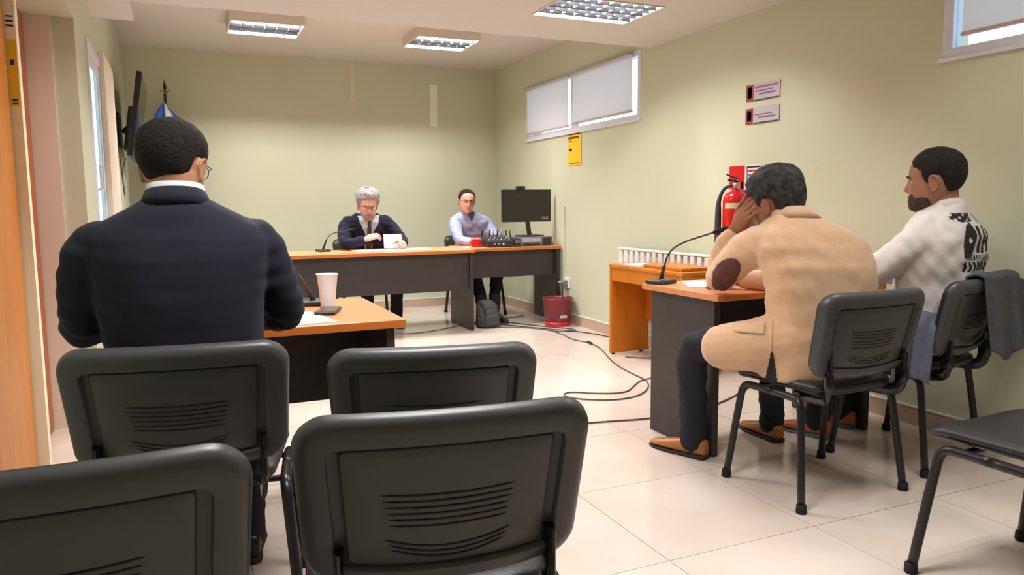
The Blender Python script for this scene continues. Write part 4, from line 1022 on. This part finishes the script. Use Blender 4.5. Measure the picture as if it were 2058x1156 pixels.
wr_ = thing('wireless_receiver', 'black receiver with two aerials between mixer and computer case', 'receiver', (2.94, 6.70, .75))
build('case', MB().box(2.915, 2.975, 6.58, 6.80, .751, .825), M_blackp, wr_, world=True, bevel=.003)
for x in (2.925, 2.965): build('aerial', MB().tube([(x, 6.79, .825), (x - .004, 6.80, .90)], .006, 8), M_blackp, wr_, smooth=True, world=True)
build('display', MB().box(2.922, 2.968, 6.577, 6.58, .785, .812), M_grey, wr_, world=True)
rb = thing('red_box', 'small red box standing left of the audio mixer', 'box', (2.565, 6.72, .751))
build('body', MB().box(2.515, 2.618, 6.68, 6.76, .7515, .815), M_red, rb, world=True, bevel=.012)
build('lid', MB().box(2.53, 2.612, 6.685, 6.755, .815, .842), mat('pink_lid', (232, 130, 124), .5), rb, world=True, bevel=.01)
for k, (x0, y0, x1, y1, h) in enumerate(((2.70, 6.835, 2.95, 6.85, .05), (2.80, 6.882, 3.2, 6.895, .035), (3.02, 6.545, 3.30, 6.56, .01), (2.88, 6.55, 3.1, 6.55, .008), (3.335, 6.60, 3.38, 6.70, .05))):
    pts = [(x0 + (x1 - x0) * q / 8, y0 + (y1 - y0) * q / 8 + .012 * math.sin(q * 1.7 + k), .756 + h * math.sin(math.pi * q / 8) * (1 if k % 2 else .7)) for q in range(9)]
    o = build('desk_cable', MB().tube(pts, .0042, 6, smooth=1), M_blackp, smooth=True)
    tag(origin_to(o, pts[0]), ('black cable looping behind the audio mixer', 'black cable running from mixer to computer case', 'black cable along the front edge of the computer case', 'short black cable lying below the receiver', 'black cable at the right end of the computer desk')[k], 'cable', 'desk cables')
# ------------------------------------------------------------------ floor things near the bench
bn = thing('waste_bin', 'dark red plastic bin on the floor under the computer desk end', 'bin', (3.245, 6.32, 0))
build('bucket', MB().lathe((0, 0, 0), [(.115, 0), (.12, .006), (.138, .25), (.146, .256), (.146, .268), (.136, .268), (.13, .25), (.112, .012)], 36), M_redp, bn, smooth=True)
build('base_ring', MB().lathe((0, 0, 0), [(.122, .001), (.124, .004), (.1265, .04), (.121, .04)], 36), mat('bright_red_plastic', (196, 30, 40), .35), bn, smooth=True)
build('label', MB().box(-.035, .035, -.1295, -.1262, .085, .11), M_greyl, bn)
bg = thing('backpack', 'dark grey bag slumped on the floor beside the bench leg', 'bag', (2.60, 6.50, 0))
mb = MB(); torso(mb, [(2.60, 6.50, .005, .10, .075), (2.60, 6.50, .02, .115, .085), (2.60, 6.505, .12, .115, .085), (2.595, 6.52, .2, .10, .07), (2.59, 6.53, .25, .07, .045), (2.59, 6.53, .265, .03, .02)])
garment('body', bg, mb, mat('bag_fabric', (66, 66, 68), .85, bump=.2, bscale=200), .009, 3, (.006, 40, 31))
build('strap', MB().tube([(2.54, 6.54, .23), (2.52, 6.48, .25), (2.55, 6.43, .19), (2.54, 6.415, .08)], .012, 8, flat=.35, smooth=2), M_blackp, bg, smooth=True, world=True)
build('pocket', MB().box(2.54, 2.66, 6.405, 6.425, .03, .12), mat('bag_fabric', (66, 66, 68), .85), bg, world=True, bevel=.008)
ou = thing('wall_outlet', 'white wall socket with plugged adapter on the right wall', 'socket', (XR, 6.43, .35))
build('plate', MB().box(XR - .012, XR - .001, 6.36, 6.50, .34, .44), M_white, ou, world=True, bevel=.003)
build('adapter', MB().box(XR - .055, XR - .012, 6.40, 6.46, .36, .415), M_grey, ou, world=True, bevel=.004)
build('plug', MB().tube([(XR - .055, 6.44, .40), (XR - .085, 6.44, .40)], .014, 10), M_chrome, ou, smooth=True, world=True)
build('lead', MB().tube([(XR - .06, 6.41, .37), (XR - .07, 6.40, .2), (XR - .06, 6.38, .03), (XR - .1, 6.3, .006)], .004, 6, smooth=2), M_blackp, ou, smooth=True, world=True)
M_cab = mat('grey_cable', (92, 82, 76), .6); M_cabd = mat('dark_cable', (50, 46, 44), .6)
def cable(lab, pts, m=M_cab, r=.0045):
    o = build('floor_cable', MB().tube([(x, y, r + .0012) for x, y in pts], r, 6, smooth=3, up=(0, 0, 1)), m, smooth=True); tag(origin_to(o, (*pts[0], 0)), lab, 'cable', 'floor cables'); return o
cable('long looping cable on the floor left of the right table', [(2.60, 6.45), (2.85, 6.36), (3.03, 6.10), (3.04, 5.80), (2.98, 5.55), (3.05, 5.36), (3.02, 5.15), (2.95, 4.95), (2.85, 4.70), (2.78, 4.48), (2.74, 4.25), (2.72, 4.02), (2.62, 3.85), (2.45, 3.70), (2.25, 3.68), (2.08, 3.80), (2.04, 3.92), (2.12, 3.98), (2.25, 3.86), (2.42, 3.80), (2.55, 3.92), (2.70, 4.06), (2.90, 4.06), (3.12, 4.02)])
cable('dark cable running along the skirting from the bin to the orange table', [(2.75, 6.58), (3.05, 6.12), (3.2, 5.95), (3.33, 5.62), (3.36, 5.2), (3.36, 4.95)], M_cabd)
cable('thin cable crossing the floor behind the right table leg', [(1.82, 3.36), (2.0, 3.33), (2.25, 3.27), (2.6, 3.30), (2.9, 3.42), (3.2, 3.6)])
cable('thin cable under the bench', [(1.70, 6.52), (1.85, 6.45), (2.05, 6.50), (2.28, 6.62), (2.5, 6.75), (2.9, 6.9), (3.2, 7.0)])
cable('cable under the computer desk', [(2.85, 7.5), (2.80, 7.0), (2.84, 6.75), (2.95, 6.5), (3.15, 6.15), (3.25, 6.05), (3.24, 5.9), (3.12, 5.92), (3.03, 6.02)], M_cabd)
cable('cable beneath the orange table', [(3.0, 4.72), (3.1, 4.62), (3.22, 4.6), (3.32, 4.5)], M_cab)
o = build('cable_joint', MB().tube([(3.045, 5.375, .009), (3.035, 5.30, .009)], .012, 8), M_cabd, smooth=True); tag(origin_to(o, (3.04, 5.34, 0)), 'dark plug joint in the long floor cable', 'plug')
# ------------------------------------------------------------------ signs and extinguisher on the right wall
def wall_sign(name, lab, y0, y1, z0, z1, base, prints):
    t = thing(name, lab, 'sign', (XR - .002, (y0 + y1) / 2, z0))
    build('board', MB().box(XR - .006, XR - .001, y0, y1, z0, z1), base, t, world=True, bevel=.001)
    for (a, b_, c, d, m) in prints:           # a,b from the far (left) end, c,d from the bottom, in fractions
        ya, yb = y1 - (y1 - y0) * a, y1 - (y1 - y0) * b_
        build('print', MB().box(XR - .0072, XR - .006, min(ya, yb), max(ya, yb), z0 + (z1 - z0) * c, z0 + (z1 - z0) * d), m, t, world=True)
    return t
M_lav = mat('sign_lavender', (192, 180, 190), .4); M_mar = mat('sign_maroon', (150, 52, 56), .45); M_pk = mat('sign_pink', (232, 150, 150), .45); M_mauve = mat('sign_mauve', (140, 96, 130), .5); M_sl = mat('sign_slate', (96, 100, 128), .5)
for lab, z0, z1 in (('upper small safety sign with red pictogram on the right wall', 1.80, 1.905), ('lower small safety sign with red pictogram on the right wall', 1.655, 1.755)):
    up = z0 > 1.7
    wall_sign('safety_sign', lab, 3.635, 3.935, z0, z1, M_lav, [(.0, .23, .0, 1., M_mar), (.05, .18, .2, .85, M_pk), (.28, .95, .72, .84, M_mauve if up else M_greyl), (.28, .80, .52, .60, M_mauve), (.40, .88, .32, .42, M_sl), (.26, .98, .0, .07, M_black)])
wall_sign('yellow_sign', 'narrow yellow notice board below the long window', 6.145, 6.405, 1.515, 1.825, M_yellow, [(.08, .92, .92, .95, M_black), (.05, .85, .80, .87, mat('brown_print', (110, 70, 20), .6)), (.1, .3, .72, .75, M_black), (.1, .32, .44, .52, M_black), (.15, .9, .06, .09, mat('brown_print', (110, 70, 20), .6))])
es = wall_sign('extinguisher_sign', 'red and white extinguisher sign behind the fire extinguisher', 3.78, 4.08, 1.13, 1.395, M_white, [(.0, .50, .42, 1., M_red), (.56, .97, .93, .97, M_black), (.56, .60, .55, .93, M_grey), (.62, .92, .84, .88, M_red), (.62, .92, .74, .78, M_mauve), (.62, .88, .64, .68, M_red), (.40, .46, .1, .6, M_sl), (.3, .95, .05, .35, M_red)])
fe = thing('fire_extinguisher', 'red fire extinguisher hanging on the right wall', 'extinguisher', (3.315, 3.905, .80))
build('cylinder', MB().lathe((3.315, 3.905, .80), [(.07, 0), (.083, .012), (.083, .36), (.078, .39), (.06, .415), (.03, .43), (.024, .445)], 30), M_red, fe, smooth=True, world=True)
build('label', MB().loops([[(3.315 + .0838 * math.cos(a), 3.905 + .0838 * math.sin(a), z) for a in np.linspace(3.1, 4.3, 14)] + [(3.315 + .0832 * math.cos(a), 3.905 + .0832 * math.sin(a), z) for a in np.linspace(4.3, 3.1, 14)] for z in (1.115, 1.15)]), mat('ext_label', (214, 206, 170), .5), fe, world=True)
build('valve', MB().tube([(3.315, 3.905, 1.24), (3.315, 3.905, 1.285)], .019, 12), M_chrome, fe, smooth=True, world=True)
build('handle', MB().obox((3.30, 3.92, 1.295), (.011, 0, 0), (0, .045, .006), (0, 0, .006)).obox((3.30, 3.925, 1.322), (.011, 0, 0), (0, .05, .014), (0, 0, .005)), M_gloss, fe, world=True, bevel=.002)
build('hose', MB().tube([(3.30, 3.925, 1.265), (3.265, 3.965, 1.25), (3.24, 3.985, 1.17), (3.238, 3.985, 1.10), (3.238, 3.985, .90)], [.010, .011, .013, .021, .022], 10, smooth=2), mat('hose_rubber', (52, 56, 60), .6), fe, smooth=True, world=True)
build('gauge', MB().tube([(3.298, 3.885, 1.265), (3.288, 3.88, 1.265)], .016, 12), M_greyl, fe, smooth=True, world=True)
build('hanger', MB().box(3.33, XR - .001, 3.89, 3.92, 1.20, 1.235), M_grey, fe, world=True)

# ------------------------------------------------------------------ jacket over the chair of the man in white
jt = thing('jacket', 'grey jacket draped over the back of the chair under the man in white', 'jacket', (3.12, 2.06, .55))
cw = chW.matrix_basis.copy(); 
a14 = math.radians(14)
def cl2w(p): return Vector((2.998, 2.342, 0)) + Matrix.Rotation(a14, 3, 'Z') @ Vector(p)
def drape(name, m, fn, nu, nv, th=.010):
    mb = MB(); v = [tuple(cl2w(fn(i / nu, j / nv))) for j in range(nv + 1) for i in range(nu + 1)]
    f = [(j * (nu + 1) + i, j * (nu + 1) + i + 1, (j + 1) * (nu + 1) + i + 1, (j + 1) * (nu + 1) + i) for j in range(nv) for i in range(nu)]
    mb.add(v, f); o = build(name, mb, m, jt, smooth=True, world=True)
    md = o.modifiers.new('solid', 'SOLIDIFY'); md.thickness = th; md.offset = 1
    return o
M_jg = mat('grey_jacket', (88, 88, 97), .85, var=(76, 76, 85), vscale=20, bump=.15, bscale=300); M_jb = mat('blue_grey_lining', (112, 118, 140), .85, var=(100, 106, 128), vscale=20, bump=.15, bscale=300)
def over(u, v):
    # u along the backrest top towards its right end, v from the front over the top and down behind
    x = -.07 + .42 * u
    fold = math.sin(u * 15 + v * 2) * .5 + math.sin(u * 27 + 1) * .3
    if v < .3:
        q = v / .3; y = -.225 - .02 * q; z = .70 + .135 * q
    elif v < .42:
        q = (v - .3) / .12; y = -.245 - .085 * q; z = .835 + .014 * math.sin(math.pi * q)
    else:
        q = (v - .42) / .58; y = -.33 - .05 * q + .02 * fold * (.3 + q); z = .835 - (.30 + .05 * math.sin(u * 5)) * q
    x += .03 * fold * max(0, v - .4) + (.05 * max(0, v - .4) if u > .7 else 0)
    if u > .8: z -= .05 * (u - .8) / .2 * min(1, v * 3) if v < .42 else .03
    return (x, y, z)
drape('outer', M_jg, over, 40, 40)
def tail(u, v):
    f_ = math.sin(u * 13 + v) * .022 + math.sin(u * 27 + 2) * .008
    x = -.262 - .01 * v + f_ * .8; y = -.22 + .155 * u + .02 * v
    z = .66 - .27 * v + .03 * math.sin(u * 4)
    if v < .22: x += .05 * (1 - v / .22) ** 2
    return (x, y, z)
drape('sleeve', M_jb, tail, 24, 24)
